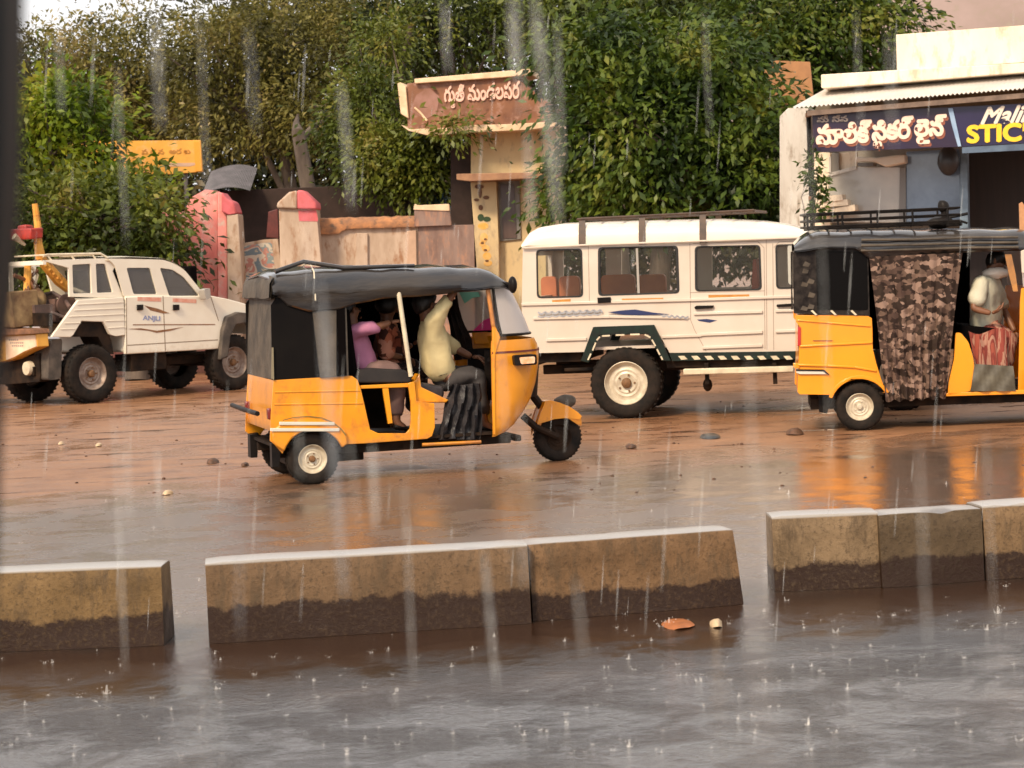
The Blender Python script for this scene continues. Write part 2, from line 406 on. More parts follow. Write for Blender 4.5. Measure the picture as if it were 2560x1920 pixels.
def road_material():
    m, n, L, p = nodes_mat('wet_asphalt'); tc = n.new('ShaderNodeTexCoord'); v = tc.outputs['Object']
    sp = n.new('ShaderNodeSeparateXYZ'); L.new(v, sp.inputs[0])
    # distance across the road (the road runs 11 degrees off the view's cross direction)
    acr = mth(n, L, 'SUBTRACT', sp.outputs[1], mth(n, L, 'MULTIPLY', sp.outputs[0], math.tan(R(11))))
    big = noise_n(n, L, v, .5, 4, .6); mid = noise_n(n, L, v, 2.2, 7, .65, .5); fine = noise_n(n, L, v, 22, 8, .75)
    silt = mth(n, L, 'ADD', acr, mth(n, L, 'MULTIPLY', mth(n, L, 'SUBTRACT', mid, .5), 3.5))
    far = mr(n, L, silt, 17.6, 19.4)
    c = mixc(n, L, mr(n, L, fine, .4, .65), (.024, .019, .016), (.012, .010, .008))
    c = mixc(n, L, mr(n, L, big, .48, .66, 0, .6), c, (.045, .026, .016))
    c = mixc(n, L, mr(n, L, acr, 11.2, 12.2, 0, .85), c, (.135, .096, .072)); c = mixc(n, L, mth(n, L, 'MULTIPLY', mr(n, L, big, .5, .7), mr(n, L, acr, 12.0, 14.0, 0, .7)), c, (.12, .068, .040)); c = mixc(n, L, far, c, (.25, .125, .065))  # far lane paled: silty water, with splash mist put into the colour
    # silt along the foot of the divider blocks, darkened to imitate their reflection
    nd = mth(n, L, 'ABSOLUTE', mth(n, L, 'SUBTRACT', acr, 10.75))
    nd = mth(n, L, 'ADD', nd, mth(n, L, 'MULTIPLY', mth(n, L, 'SUBTRACT', mid, .5), 1.3))
    foot = mr(n, L, nd, .75, .30)
    c = mixc(n, L, foot, c, (.032, .015, .008))
    L.new(c, p.inputs['Base Color'])
    near = mr(n, L, acr, 10.0, 9.1)
    r0 = mth(n, L, 'ADD', mr(n, L, mth(n, L, 'ADD', mid, mth(n, L, 'MULTIPLY', big, .5)), .62, .80, .07, .20), mth(n, L, 'MULTIPLY', mr(n, L, acr, 11.2, 12.2), .10)); r1 = mth(n, L, 'ADD', r0, mth(n, L, 'MULTIPLY', foot, .06))
    RGH = mth(n, L, 'ADD', r1, mth(n, L, 'MULTIPLY', near, -.03))
    p.inputs['Coat Weight'].default_value = .35; p.inputs['Coat Roughness'].default_value = .10; p.inputs['Coat IOR'].default_value = 1.33
    ex = mth(n, L, 'DIVIDE', mth(n, L, 'SUBTRACT', sp.outputs[0], 3.3), 2.7); ey = mth(n, L, 'DIVIDE', mth(n, L, 'SUBTRACT', sp.outputs[1], 17.2), 2.3)
    er = mth(n, L, 'ADD', mth(n, L, 'ADD', mth(n, L, 'MULTIPLY', ex, ex), mth(n, L, 'MULTIPLY', ey, ey)), mth(n, L, 'MULTIPLY', mth(n, L, 'SUBTRACT', mid, .5), 1.5))
    calm = mr(n, L, er, 1.15, .55); L.new(mth(n, L, 'MULTIPLY', RGH, mr(n, L, calm, 0, 1, 1, .55)), p.inputs['Roughness']); L.new(mth(n, L, 'MAXIMUM', mr(n, L, calm, 0, 1, .30, .6), mr(n, L, acr, 10.2, 8.8, 0, 1)), p.inputs['Coat Weight']); L.new(mr(n, L, calm, 0, 1, .10, .11), p.inputs['Coat Roughness'])                                       # a calm sheet of standing water
    # rain rings and ripples
    vo = n.new('ShaderNodeTexVoronoi'); vo.inputs['Scale'].default_value = 5.5; L.new(v, vo.inputs[0])
    d = vo.outputs['Distance']; ring = mth(n, L, 'MULTIPLY', mth(n, L, 'SINE', mth(n, L, 'MULTIPLY', d, 75.)), mr(n, L, d, .0, .42, 1., 0.))
    rip = noise_n(n, L, v, 13, 6, .62, .9); peb = noise_n(n, L, v, 34, 5, .7)
    hgt = mth(n, L, 'ADD', mth(n, L, 'MULTIPLY', ring, .10), mth(n, L, 'ADD', mth(n, L, 'MULTIPLY', rip, .9), mth(n, L, 'MULTIPLY', peb, .80)))
    b = n.new('ShaderNodeBump'); b.inputs['Distance'].default_value = .02; L.new(hgt, b.inputs['Height'])
    patch = mr(n, L, mid, .44, .58, .35, 1.)
    L.new(mth(n, L, 'MULTIPLY', mth(n, L, 'MULTIPLY', mth(n, L, 'MULTIPLY', mr(n, L, near, 0, 1, .26, .80), mr(n, L, acr, 9.0, 8.4, 1, .85)), patch), mr(n, L, calm, 0, 1, 1, .5)), b.inputs['Strength'])
    L.new(b.outputs[0], p.inputs['Normal']); L.new(b.outputs[0], p.inputs['Coat Normal'])
    return m
gm = MB(); gm.add([(-600, -60, 0), (600, -60, 0), (600, 1200, 0), (-600, 1200, 0)], [(0, 1, 2, 3)])
tag(gm.build('ground', ground_material(), smooth=None), kind='structure')
random.seed(3)
far_edge = []
pA, pB = G(0, 1243), G(2560, 1068)
for i in range(-220, 320):
    t = i/100; q = pA.lerp(pB, t)
    far_edge.append((q.x, q.y+.45*noise.noise((q.x*.55, 3, 0))+.16*noise.noise((q.x*2.3, 7, 0))+.05*noise.noise((q.x*9, 7, 0)), .004))
rv = far_edge+[(far_edge[-1][0]+20, -40, .004), (far_edge[0][0]-20, -40, .004)]
nn = len(far_edge); rf = []
vv = list(far_edge); vv += [(p[0], -40, .004) for p in far_edge]
for i in range(nn-1): rf.append((i, i+nn, i+1+nn, i+1))
rm_ = MB(); rm_.add(vv, rf); tag(rm_.build('road', road_material(), smooth=None), kind='structure')

# ---- standing water
def water_material():
    m, n, L, p = nodes_mat('puddle_water'); tc = n.new('ShaderNodeTexCoord'); v = tc.outputs['Object']
    c = mixc(n, L, mr(n, L, noise_n(n, L, v, 1.2, 5), .4, .6), (.13, .085, .060), (.20, .13, .09)); L.new(c, p.inputs['Base Color'])
    L.new(mr(n, L, noise_n(n, L, v, 2.5, 5), .35, .65, .05, .14), p.inputs['Roughness']); p.inputs['IOR'].default_value = 1.4
    b = n.new('ShaderNodeBump'); b.inputs['Strength'].default_value = .10; b.inputs['Distance'].default_value = .01; L.new(noise_n(n, L, v, 9, 4), b.inputs['Height']); L.new(b.outputs[0], p.inputs['Normal']); return m
WM = water_material()
def puddle(pts, z, seed):
    ring = []
    for i in range(len(pts)):
        a, b = pts[i], pts[(i+1) % len(pts)]
        for k in range(14):
            t = k/14; q = G(a[0]+(b[0]-a[0])*t, a[1]+(b[1]-a[1])*t); e = Vector((q.x*.9, q.y*.9, seed))
            ring.append((q.x+.28*noise.noise(e)+.05*noise.noise(e*6), q.y+.28*noise.noise(e+Vector((9, 0, 0)))+.05*noise.noise(e*7), z))
    tris = tessellate_polygon([[Vector((p[0], p[1], 0)) for p in ring]])
    o = MB(); o.add(ring, [tuple(t) for t in tris]); q = o.build('puddle', WM, smooth=None); tag(q, kind='structure')
    me = q.data
    if sum(p.normal.z for p in me.polygons) < 0:
        for p in me.polygons: p.flip()
# ---- concrete median blocks
def divider_material(name, tan, dark, seed, cut):
    m, n, L, p = nodes_mat(name); tc = n.new('ShaderNodeTexCoord'); mp = n.new('ShaderNodeMapping'); mp.inputs['Location'].default_value = (seed*3.1, seed, 0); L.new(tc.outputs['Object'], mp.inputs[0]); v = mp.outputs[0]
    st = n.new('ShaderNodeMapping'); st.inputs['Scale'].default_value = (1, 1, .25); L.new(v, st.inputs[0])
    sp = n.new('ShaderNodeSeparateXYZ'); L.new(tc.outputs['Object'], sp.inputs[0])
    a = noise_n(n, L, v, 5, 8, .7); s_ = noise_n(n, L, st.outputs[0], 11, 8, .75); f = noise_n(n, L, v, 42, 8, .8)
    lo = tuple(x*.6 for x in tan)
    c = mixc(n, L, mr(n, L, a, .35, .65), tan, lo)
    c = mixc(n, L, mr(n, L, s_, .50, .66), c, (.085, .055, .030))
    c = mixc(n, L, mr(n, L, f, .56, .70), c, (.06, .035, .02))
    c = mixc(n, L, mr(n, L, mth(n, L, 'MULTIPLY', f, s_), .36, .42), c, tuple(min(1, x*1.9) for x in tan))
    z = mth(n, L, 'ADD', sp.outputs[2], mth(n, L, 'MULTIPLY', mth(n, L, 'SUBTRACT', noise_n(n, L, v, 3.2, 8, .75), .5), .22))
    c = mixc(n, L, mr(n, L, z, cut+.008, cut-.012), c, dark)
    c = mixc(n, L, mr(n, L, f, .50, .60, 0, .55), c, tuple(x*.35 for x in tan))
    tpz = mr(n, L, sp.outputs[2], .366, .374); c = mixc(n, L, tpz, c, (.34, .31, .28))  # top paled: worn cement, with wet sky sheen put into the colour
    L.new(c, p.inputs['Base Color']); L.new(mr(n, L, a, .3, .7, .28, .62), p.inputs['Roughness'])
    ge = n.new('ShaderNodeNewGeometry'); sn = n.new('ShaderNodeSeparateXYZ'); L.new(ge.outputs['Normal'], sn.inputs[0]); L.new(mr(n, L, sn.outputs[2], .75, .95), p.inputs['Coat Weight']); p.inputs['Coat Roughness'].default_value = .32
    p.inputs['Specular IOR Level'].default_value = .2
    b = n.new('ShaderNodeBump'); b.inputs['Strength'].default_value = .55; b.inputs['Distance'].default_value = .015
    L.new(mth(n, L, 'ADD', a, f), b.inputs['Height']); L.new(b.outputs[0], p.inputs['Normal']); return m
TAN = (.30, .19, .095); DK = (.026, .012, .007)
blocks = [  # left foot, right foot (photo px), colour, dark tide line height, label
 ((-700, 1660), (410, 1616), (0.205, 0.123, 0.050), .15, 'long mossy tan concrete median block at the left edge of the road gap'),
 ((523, 1612), (1329, 1561), (0.178, 0.105, 0.053), .17, 'longest stained concrete median block, between the left road gap and a shorter slanting block'),
 ((1333, 1556), (1860, 1513), (0.205, 0.114, 0.053), .13, 'tan median block with a slanting end beside the right road gap'),
 ((1938, 1482), (2203, 1470), (0.238, 0.156, 0.084), .13, 'pale rough median block on the right side of the right road gap'),
 ((2207, 1472), (2463, 1454), (0.106, 0.069, 0.036), .14, 'dark olive stained median block between two paler blocks on the right'),
 ((2467, 1453), (3300, 1398), (0.218, 0.132, 0.064), .12, 'tan median block running off the right edge of the photo'),
]
for i, (a, b, tan, cut, lab) in enumerate(blocks):
    A, B = G(*a), G(*b); d = B-A; Ln = d.length; h = .378+.006*math.sin(i*2.7)
    o = MB(); nx = max(8, int(Ln/.07)); rows = []
    for k in range(nx+1):
        x = Ln*k/nx; endt = min(k, nx-k); e = .004 if endt == 0 else 0
        dz = .006*noise.noise((x*2, i*5, 0))
        prof = [(-.004, 0), (.0, .05), (.006, .12), (.012, .2), (.018, .28), (.024, h-.012), (.030, h-.002), (.045, h), (.18, h+.002), (.26, h-.002), (.28, h-.012), (.29, .2), (.31, 0)]
        sl = -.035 if (i == 2 and k == nx) else 0
        chip = max(0, noise.noise((x*4.5, i*3, 1))-.28)*.10+max(0, noise.noise((x*14, i*3, 5))-.3)*.03; chb = max(0, noise.noise((x*3.5, i*7, 9))-.3)*.09
        rows.append([(x+sl*(z/h), y+(e if y < .1 else -e)+.010*noise.noise((x*3, z*4, i))+.004*noise.noise((x*17, z*15, i))+(chip if .3 < z and y < .06 else 0)-(chb if .3 < z and y > .25 else 0), max(0, z+dz*(z > .3)-e*(z > .3)-(chip*.9 if z > .35 and y < .06 else 0))) for y, z in prof])
    o.loft(rows, True, True)
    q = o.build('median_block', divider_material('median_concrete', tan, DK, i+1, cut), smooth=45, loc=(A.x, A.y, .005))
    q.rotation_euler = (0, 0, math.atan2(d.y, d.x))
    tag(q, lab, 'road divider', 'concrete median blocks down the middle of the road')
# ---- litter on the road and the mud
def litter(name, px, py, pts, m, lab, h=.03, cat='litter'):
    P = G(px, py); o = MB(); ppm = (py+(px-1280)*.044-636)/1.78
    ring = []; N = 12
    for lev, s in ((0, 1), (.6, .85), (1, .35)):
        ring.append([((pts[0]*s*math.cos(2*math.pi*k/N)*(1+.3*noise.noise((k, px, 0))))/ppm, (pts[1]*s*math.sin(2*math.pi*k/N)*(1+.3*noise.noise((k, py, 1))))/ppm, h*lev) for k in range(N)])
    o.loft(ring); o.jitter(.012, 18, px)
    q = o.build(name, m, smooth=50, loc=(P.x, P.y, .006)); tag(q, lab, cat)
LIT = mat('litter_brown', (.12, .05, .02), (.05, .025, .012), sc=20, rough=.6)
LITW = mat('litter_pale', (.55, .40, .24), (.40, .28, .16), sc=20, rough=.5)
LITD = mat('litter_dark', (.02, .018, .016), rough=.3)
LITO = mat('litter_orange', (.38, .12, .03), (.25, .08, .02), sc=14, rough=.5)
litter('dark_slab', 1776, 1094, (26, 60), LITD, 'flat dark slab lying on the mud under the white jeep', .03, 'slab')
litter('dirt_clod', 1987, 1086, (22, 40), LIT, 'brown clod of earth on the mud left of the right auto wheel', .05, 'clod')
litter('fallen_leaf', 1695, 1563, (42, 90), LITO, 'orange brown dead leaf on wet road below the slanting median block', .012, 'leaf')
litter('paper_scrap', 1790, 1567, (15, 40), LITW, 'small cream paper scrap on wet road beside the orange leaf', .03, 'paper')
litter('small_stone', 153, 1112, (7, 14), LITW, 'tiny pale stone on the mud below the pickup, left of its twin', .03, 'stone')
litter('small_stone', 247, 1116, (8, 14), LITW, 'tiny pale stone on the mud below the pickup, right of its twin', .03, 'stone')
litter('small_stone', 420, 1237, (13, 26), LITW, 'orange pale pebble at the wet road edge left of the front auto', .03, 'stone')
litter('dirt_clod', 533, 1158, (16, 30), LIT, 'brown clod on the mud just left of the front auto', .04, 'clod')
litter('dirt_clod', 1578, 1120, (14, 26), LIT, 'small brown clod on the mud right of the front auto wheel', .03, 'clod')
litter('dirt_clod', 612, 1165, (9, 20), LIT, 'smallest brown clod, beside the mud flap of the front auto', .03, 'clod')
for k, (px, py) in enumerate(((2330, 1140), (1900, 1120))):
    pass
# fine stones and crumbs nobody could count
o = MB(); random.seed(8)
for k in range(160):
    py = random.uniform(980, 1240); px = random.uniform(-200, 2700); P = G(px, py); s = random.uniform(.005, .013)
    o.ball((P.x, P.y, s*.3), (s*1.5, s*1.5, s), 5, 3)
tag(o.build('gravel', LIT, smooth=None), 'scattered brown grit on the wet mud verge', 'gravel', kind='stuff')

# ---- rain: falling strands of water, and the splashes they make
WATER = bpy.data.materials.new('falling_water'); WATER.use_nodes = True
n = WATER.node_tree.nodes; L = WATER.node_tree.links; p = n['Principled BSDF']; p.inputs['Base Color'].default_value = (.80, .80, .78, 1); p.inputs['Roughness'].default_value = .25
t = n.new('ShaderNodeBsdfTransparent'); mx = n.new('ShaderNodeMixShader'); mx.inputs[0].default_value = .15
L.new(t.outputs[0], mx.inputs[1]); L.new(p.outputs[0], mx.inputs[2]); L.new(mx.outputs[0], n['Material Output'].inputs[0])
o = MB(); random.seed(5)
strands = [(800, 690, 862, 1500, 30, 3.0), (872, 1080, 895, 1330, 8, 3.2), (930, 1110, 940, 1330, 18, 3.4), (1335, -20, 1398, 560, 24, 2.6), (1275, -20, 1290, 210, 16, 3.0),
           (1318, 330, 1330, 560, 16, 3.0), (385, -20, 402, 330, 15, 3.1), (853, 200, 880, 530, 13, 3.2), (1210, 1370, 1242, 1730, 13, 2.8), (1440, 1450, 1462, 1650, 9, 3.0),
           (1308, 1300, 1312, 1470, 12, 3.0), (1172, 1120, 1180, 1240, 9, 3.2), (620, 60, 640, 330, 9, 3.1), (1755, 1000, 1765, 1110, 8, 3.2), (1110, 0, 1120, 180, 12, 3.3), (595, 1330, 600, 1600, 9, 3.0)]
random.seed(77)
strands = [(a, b, c, d, e_, 1.35+.15*(i_ % 3)) for i_, (a, b, c, d, e_, f_) in enumerate(strands)]
for k in range(24):
    x_ = random.uniform(100, 2500); y_ = random.uniform(-100, 1200); l_ = random.uniform(150, 700); strands.append((x_, y_, x_+l_*.045, y_+l_, random.uniform(4, 9), random.uniform(1.3, 2.2)))
for (x0, y0, x1, y1, wpx, Y) in strands:
    A, B = AT(x0, y0, Y), AT(x1, y1, Y); ppm = FPX/Y; K = 26; path = []; rad = []
    for k in range(K+1):
        t_ = k/K; q = A.lerp(B, t_); q = Vector((q.x+.0008*noise.noise((t_*4, x0, 0)), q.y, q.z)); path.append(q)
        rad.append(max(.0002, wpx*.62/ppm*(min(1, 5*t_)*min(1, 4*(1-t_)))**.5*(.75+.5*noise.noise((t_*9, x0*.1, 4)))))
    o.tube(path, rad, 8)
for k in range(150):
    px = random.uniform(60, 2550); py = random.uniform(-20, 1500); Y = random.uniform(4, 9); Ln = random.uniform(.03, .16)
    P = AT(px, py, Y); r = random.uniform(.0010, .0018); o.tube([P+Vector((.05*Ln, 0, 0)), P-Vector((0, 0, Ln*.5)), P-Vector((.05*Ln, 0, Ln))], [r*.2, r, r*.3], 5)
tag(o.build('rain', WATER, smooth=60), 'strands and drops of rainwater falling in front of the road', 'rain', kind='stuff')
SPL = bpy.data.materials.new('splash_water'); SPL.use_nodes = True
n = SPL.node_tree.nodes; L = SPL.node_tree.links; p = n['Principled BSDF']; p.inputs['Base Color'].default_value = (.85, .80, .75, 1); p.inputs['Roughness'].default_value = .15
t = n.new('ShaderNodeBsdfTransparent'); mx = n.new('ShaderNodeMixShader'); mx.inputs[0].default_value = .20
L.new(t.outputs[0], mx.inputs[1]); L.new(p.outputs[0], mx.inputs[2]); L.new(mx.outputs[0], n['Material Output'].inputs[0])
o = MB()
for k in range(430):
    px = random.uniform(-50, 2600); py = 1530+(random.random()**1.2)*370 if k > 90 else random.uniform(1200, 1530)
    P = G(px, py); s = random.uniform(.004, .016)*(1.8 if random.random() < .12 else 1)
    K = 6; 
    for j in range(K):
        a = 2*math.pi*j/K+random.uniform(-.3, .3); h = s*random.uniform(.35, 1.1); c_, s_ = math.cos(a), math.sin(a)
        b0 = Vector((P.x+s*.5*c_, P.y+s*.5*s_, .004)); b1 = Vector((P.x+s*1.0*c_, P.y+s*1.0*s_, h)); sd_ = Vector((-s_, c_, 0))*s*.28
        o.add([b0-sd_, b0+sd_, b1], [(0, 1, 2)])
        if random.random() < .6: o.ball(tuple(b1+Vector((c_*s*.3, s_*s*.3, s*.4))), s*.12, 5, 3)
    if random.random() < .3: o.tube([(P.x, P.y, .004), (P.x+s*.1, P.y, s*1.5)], [s*.25, s*.14], 5)
tag(o.build('rain_splash', SPL, smooth=60), 'small crowns of water thrown up by raindrops on the wet road', 'rain splash', kind='stuff')

# ---- post of the vehicle the photo was taken from
o = MB(); Y = 1.1
L_ = [(-260, -900), (78, -900), (72, -200), (68, 0), (62, 400), (50, 620), (30, 840), (15, 1010), (8, 1200), (-2, 1500), (-22, 2000), (-60, 2800), (-400, 2800)]
fp = Fr(Vector((0, Y, 0)), 0); fp.zoom(0, 0, 1)
o.poly([fp(x, y, .06) for x, y in L_], 0, .06)
q = o.build('window_post', mat('post_paint', (.005, .008, .010), (.008, .011, .012), sc=12, rough=.5, spec=.1), bevel=.006, loc=(0, Y, 0))
tag(q, 'dark blue grey upright post along the left edge of the photo, close by', 'window post')

# ---- hill
def hill_material():
    m, n, L, p = nodes_mat('rocky_hill'); tc = n.new('ShaderNodeTexCoord'); v = tc.outputs['Object']
    c = mixc(n, L, mr(n, L, noise_n(n, L, v, .05, 8, .7), .35, .65), (.30, .22, .20), (.23, .17, .145)); c = mixc(n, L, mr(n, L, noise_n(n, L, v, .4, 6, .8), .55, .65), c, (.24, .19, .15))  # dulled brown: rain haze put into the rock colour
    L.new(c, p.inputs['Base Color']); p.inputs['Roughness'].default_value = .95; return m
rows = []; nx, ny = 90, 26
for j in range(ny):
    r = []
    for i in range(nx):
        x = -60+420*i/(nx-1); y = 330+10*j; s = max(0, min(1, (x+20)/110)); s = s*s*(3-2*s); t = j/(ny-1); prof = math.sin(math.pi*min(1, t*1.15))**.8 if t < .87 else max(0, math.sin(math.pi*min(1, t*1.15)))
        h = 92*s*prof+7*noise.noise((x*.03, y*.03, 0))*s*prof+2*noise.noise((x*.15, y*.15, 5))*s
        r.append((x, y, h-.5))
    rows.append(r)
o = MB(); o.loft(rows, False, False); tag(o.build('hill', hill_material(), smooth=80), kind='structure')

# ================================================================== WALLS AND BUILDINGS
def colr(name, a, b, **k): return mat(name, a, b, **k)
PINK = mat('pink_plaster', (.78, .30, .26), (.70, .22, .20), sc=3, rough=.75, dirt_shade=(.20, .085, .045), dz=(.1, 1.1), c3=(.60, .42, .36), sc3=5, bump=.3, bsc=20)  # wall foot browned to imitate the shadow under the pickup
PINKR = mat('crimson_plaster', (.62, .13, .15), (.5, .10, .10), sc=6, rough=.75)
PLAST = mat('aged_plaster', (.54, .41, .31), (.38, .27, .19), sc=4, rough=.8, dirt_shade=(.18, .085, .045), dz=(.1, .9), c3=(.28, .14, .07), sc3=7, stretch=(1, 1, .35), bump=.3, bsc=15)  # foot browned like the pink wall, shade put in with the dirt
PLASTD = mat('damp_plaster', (.27, .18, .145), (.17, .10, .08), sc=5, rough=.8, stretch=(1, 1, .3), c3=(.40, .20, .12), sc3=9)
COPE = mat('orange_coping', (.46, .20, .08), (.22, .11, .06), sc=7, rough=.8, c3=(.10, .07, .05), sc3=9)
CREAMW = mat('cream_wall', (.66, .50, .27), (.60, .44, .24), sc=2.5, rough=.75, c3=(.45, .33, .2), sc3=6, stretch=(1, 1, .5))
CREAML = mat('cream_border', (.80, .58, .38), (.62, .42, .25), sc=6, rough=.7)
BROWN = mat('brown_sign', (.24, .095, .04), (.15, .06, .03), sc=3, rough=.6, c3=(.35, .2, .15), sc3=4)
SLABB = mat('slab_brown', (.36, .19, .10), (.24, .12, .07), sc=6, rough=.8)
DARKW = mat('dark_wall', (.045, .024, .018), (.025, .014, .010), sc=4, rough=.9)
WW = mat('white_wall', (.86, .74, .58), (.76, .62, .46), sc=3, rough=.8, c3=(.55, .42, .30), sc3=7, stretch=(1, 1, .4), bump=.2, bsc=12)
GW = mat('grey_white_wall', (.58, .55, .50), (.46, .42, .37), sc=3, rough=.8, c3=(.3, .25, .2), sc3=8, stretch=(1, 1, .3))

def at_depth(px, Y): p = AT(px, 700, Y); return Vector((p.x, p.y, 0))
# ---- left compound: pink wall, gate pillars, painted wall panel, long wall
W0 = Fr(at_depth(800, 39), 0).zoom(460, 440, .3571)
def slab(fr, pts, y0, y1, mb=None, off=None):
    mb = mb or MB(); return mb.poly(fr.P(pts, y0 if off is None else off), y0, y1)
def root(name, fr, lab, cat, group=None, kind=None): return empty(name, fr.o, fr.h, label=lab, cat=cat, group=group, kind=kind)
def solid(fr, pts, y0, y1, name, m, parent, bevel=.01, **k):
    return slab(fr, pts, y0, y1).build(name, m, parent, bevel=bevel, **k)
r = root('compound_wall', W0, 'rough salmon pink plaster wall behind the pickup bonnet', 'wall')
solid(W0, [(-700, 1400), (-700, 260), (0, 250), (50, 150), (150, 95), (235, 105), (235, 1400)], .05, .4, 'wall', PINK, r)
def pillar(pts, capl, capr, label, pink=False, y0=-.45):
    r = root('gate_pillar', W0, label, 'gate pillar', 'plastered gate pillars of the compound')
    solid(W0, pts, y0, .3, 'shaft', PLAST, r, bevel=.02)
    return r
r = pillar([(312, 1400), (300, 270), (378, 265), (412, 760), (414, 1400)], None, None, 'narrow cream gate pillar with a pink cap, touching the pink wall')
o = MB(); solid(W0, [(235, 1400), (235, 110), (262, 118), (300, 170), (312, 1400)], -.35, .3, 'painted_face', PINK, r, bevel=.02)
solid(W0, [(262, 110), (300, 160), (345, 180), (375, 262), (300, 275), (262, 250)], -.47, .32, 'cap', PINKR, r, bevel=.03)
r = pillar([(690, 1400), (664, 220), (925, 220), (965, 640), (968, 1400)], None, None, 'wide cream gate pillar with a half pink pointed cap, right of the gate')
solid(W0, [(648, 225), (650, 190), (735, 112), (792, 100), (792, 232)], -.52, .36, 'cap', PLAST, r, bevel=.03)
solid(W0, [(792, 232), (792, 98), (832, 100), (925, 185), (932, 235)], -.525, .36, 'cap', PINKR, r, bevel=.03)
solid(W0, [(800, 240), (926, 240), (938, 300), (936, 318), (806, 316)], -.456, -.452, 'painted_patch', PINKR, r, bevel=0)
# low wall panel with a worn painted picture, between the pillars
MUR = pattern_mat('worn_mural', [(.40, .34, .26), (.16, .20, .22), (.50, .42, .34), (.42, .20, .16), (.22, .26, .26), (.5, .44, .36)], 2.2, .8, (1, 1, 1.5))
r = root('painted_gate_wall', W0, 'low wall with worn blue and pink painting between the two gate pillars', 'wall')
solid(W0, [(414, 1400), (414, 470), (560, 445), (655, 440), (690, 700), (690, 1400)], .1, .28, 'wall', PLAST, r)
solid(W0, [(425, 1200), (420, 490), (560, 468), (615, 466), (640, 700), (640, 1200)], .094, .098, 'painting', MUR, r, bevel=0)
# shed with corrugated roof beyond the gate, dark wall imitating tree shade
W1 = Fr(at_depth(800, 44), 0).zoom(460, 440, .3571)
r = root('shed', W1, 'low shed with a grey sheet roof seen over the gate, dark wall imitating tree shade', 'shed')
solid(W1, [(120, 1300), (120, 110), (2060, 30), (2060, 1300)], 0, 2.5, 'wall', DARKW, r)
o = MB(); rows = []
for k in range(60):
    u = k/59; x, z = W1(170+330*u, 75-50*math.sin(u*2.6)); rows.append([(x, -1.0, z-.18+.012*(k % 2)), (x, .5, z+.30+.012*(k % 2))])
o.loft(rows, False, False).build('roof', mat('sheet_grey', (.15, .13, .135), (.09, .08, .08), sc=4, rough=.5), r, smooth=None)
r2 = root('gate_leaf', W0, 'dark red metal gate leaf standing open beside the wide pillar', 'gate')
solid(W0, [(575, 430), (590, 250), (655, 230), (664, 440)], .5, .56, 'leaf', mat('gate_red', (.13, .025, .02), (.07, .015, .012), sc=9, rough=.6), r2)
# long compound wall to the right of the pillar
r = root('compound_wall', W0, 'long stained plaster wall with orange streaked top behind the front auto', 'wall')
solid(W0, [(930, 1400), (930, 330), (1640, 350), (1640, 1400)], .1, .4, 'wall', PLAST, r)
solid(W0, [(1640, 1400), (1640, 350), (2030, 340), (2045, 1400)], .08, .4, 'wall', PLASTD, r)
o = MB(); rows = []
for k in range(50):
    x = 925+730*k/49; a = W0(x, 355+(38 if k < 14 else 20)*(1-k/49)+7*noise.noise((k*.4, 1, 0))+18*(k < 12)); b = W0(x, 300-18*k/49+6*noise.noise((k*.3, 9, 0)))
    rows.append([(a[0], .02, a[1]), (a[0], .0, (a[1]+b[1])/2), (a[0], .06, b[1]), (a[0], .45, b[1]+.02), (a[0], .5, a[1])])
o.loft(rows).build('coping', COPE, r, smooth=50)
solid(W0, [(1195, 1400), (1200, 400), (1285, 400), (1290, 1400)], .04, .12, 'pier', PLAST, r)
solid(W0, [(1555, 1400), (1560, 385), (1625, 380), (1640, 1400)], .03, .12, 'pier', mat('peach_pier', (.52, .34, .23), (.42, .27, .18), sc=5, rough=.8), r)
solid(W0, [(1612, 355), (1612, 235), (1860, 240), (1875, 345)], .0, .35, 'raised_part', PLASTD, r)
solid(W0, [(1605, 236), (1615, 195), (1640, 205), (1855, 195), (1862, 244)], -.02, .37, 'raised_top', CREAML, r)
r = root('water_tank', W1, 'dull blue green tank in the shade left of the cream gatehouse', 'tank')
o = MB(); a = W1(1640, 190); b = W1(1870, 60); o.lathe([(.001, a[1]-.6), ((b[0]-a[0])/2, a[1]-.6), ((b[0]-a[0])/2, b[1]-.1), ((b[0]-a[0])/2*.8, b[1]), (.001, b[1]+.03)], ((a[0]+b[0])/2, -.9, 0), 28, 'z')
o.build('tank_body', mat('tank_blue', (.05, .13, .15), (.03, .08, .10), sc=3, rough=.6), r)

# ---- cream gatehouse with the brown name board
GB = Fr(at_depth(1240, 40.5), -8).zoom(990, 160, .1944)
g = root('gatehouse', GB, 'cream gatehouse with brown board, sun shade and narrow window behind the jeep', 'gatehouse')
gz = lambda pts: [((850+x*.4219-990)/.1944, (y*.4219-160)/.1944) for x, y in pts]     # zoom 2 coordinates
g7 = lambda pts: [((1150+x*.1929-990)/.1944, (380+y*.1929-160)/.1944) for x, y in pts]
solid(GB, gz([(775, 1050), (775, 770), (1280, 760), (1290, 1050)]), .15, 2.6, 'upper_wall', CREAMW, g)
solid(GB, g7([(485, 4000), (465, 350), (1100, 350), (1140, 4000)]), .10, 2.6, 'lower_wall', CREAMW, g)
solid(GB, g7([(215, 1480), (135, 390), (470, 380), (500, 1160), (520, 4000), (230, 4000)]), -.12, .095, 'pilaster', CREAMW, g)
o = slab(GB, gz([(690, 1065), (690, 1030), (1290, 1018), (1295, 1050), (770, 1075)]), -.75, .1); o.build('sun_shade', SLABB, g, bevel=.01)
solid(GB, gz([(662, 3000), (655, 880), (780, 860), (800, 3000)]), .5, 2.4, 'recess_wall', DARKW, g)
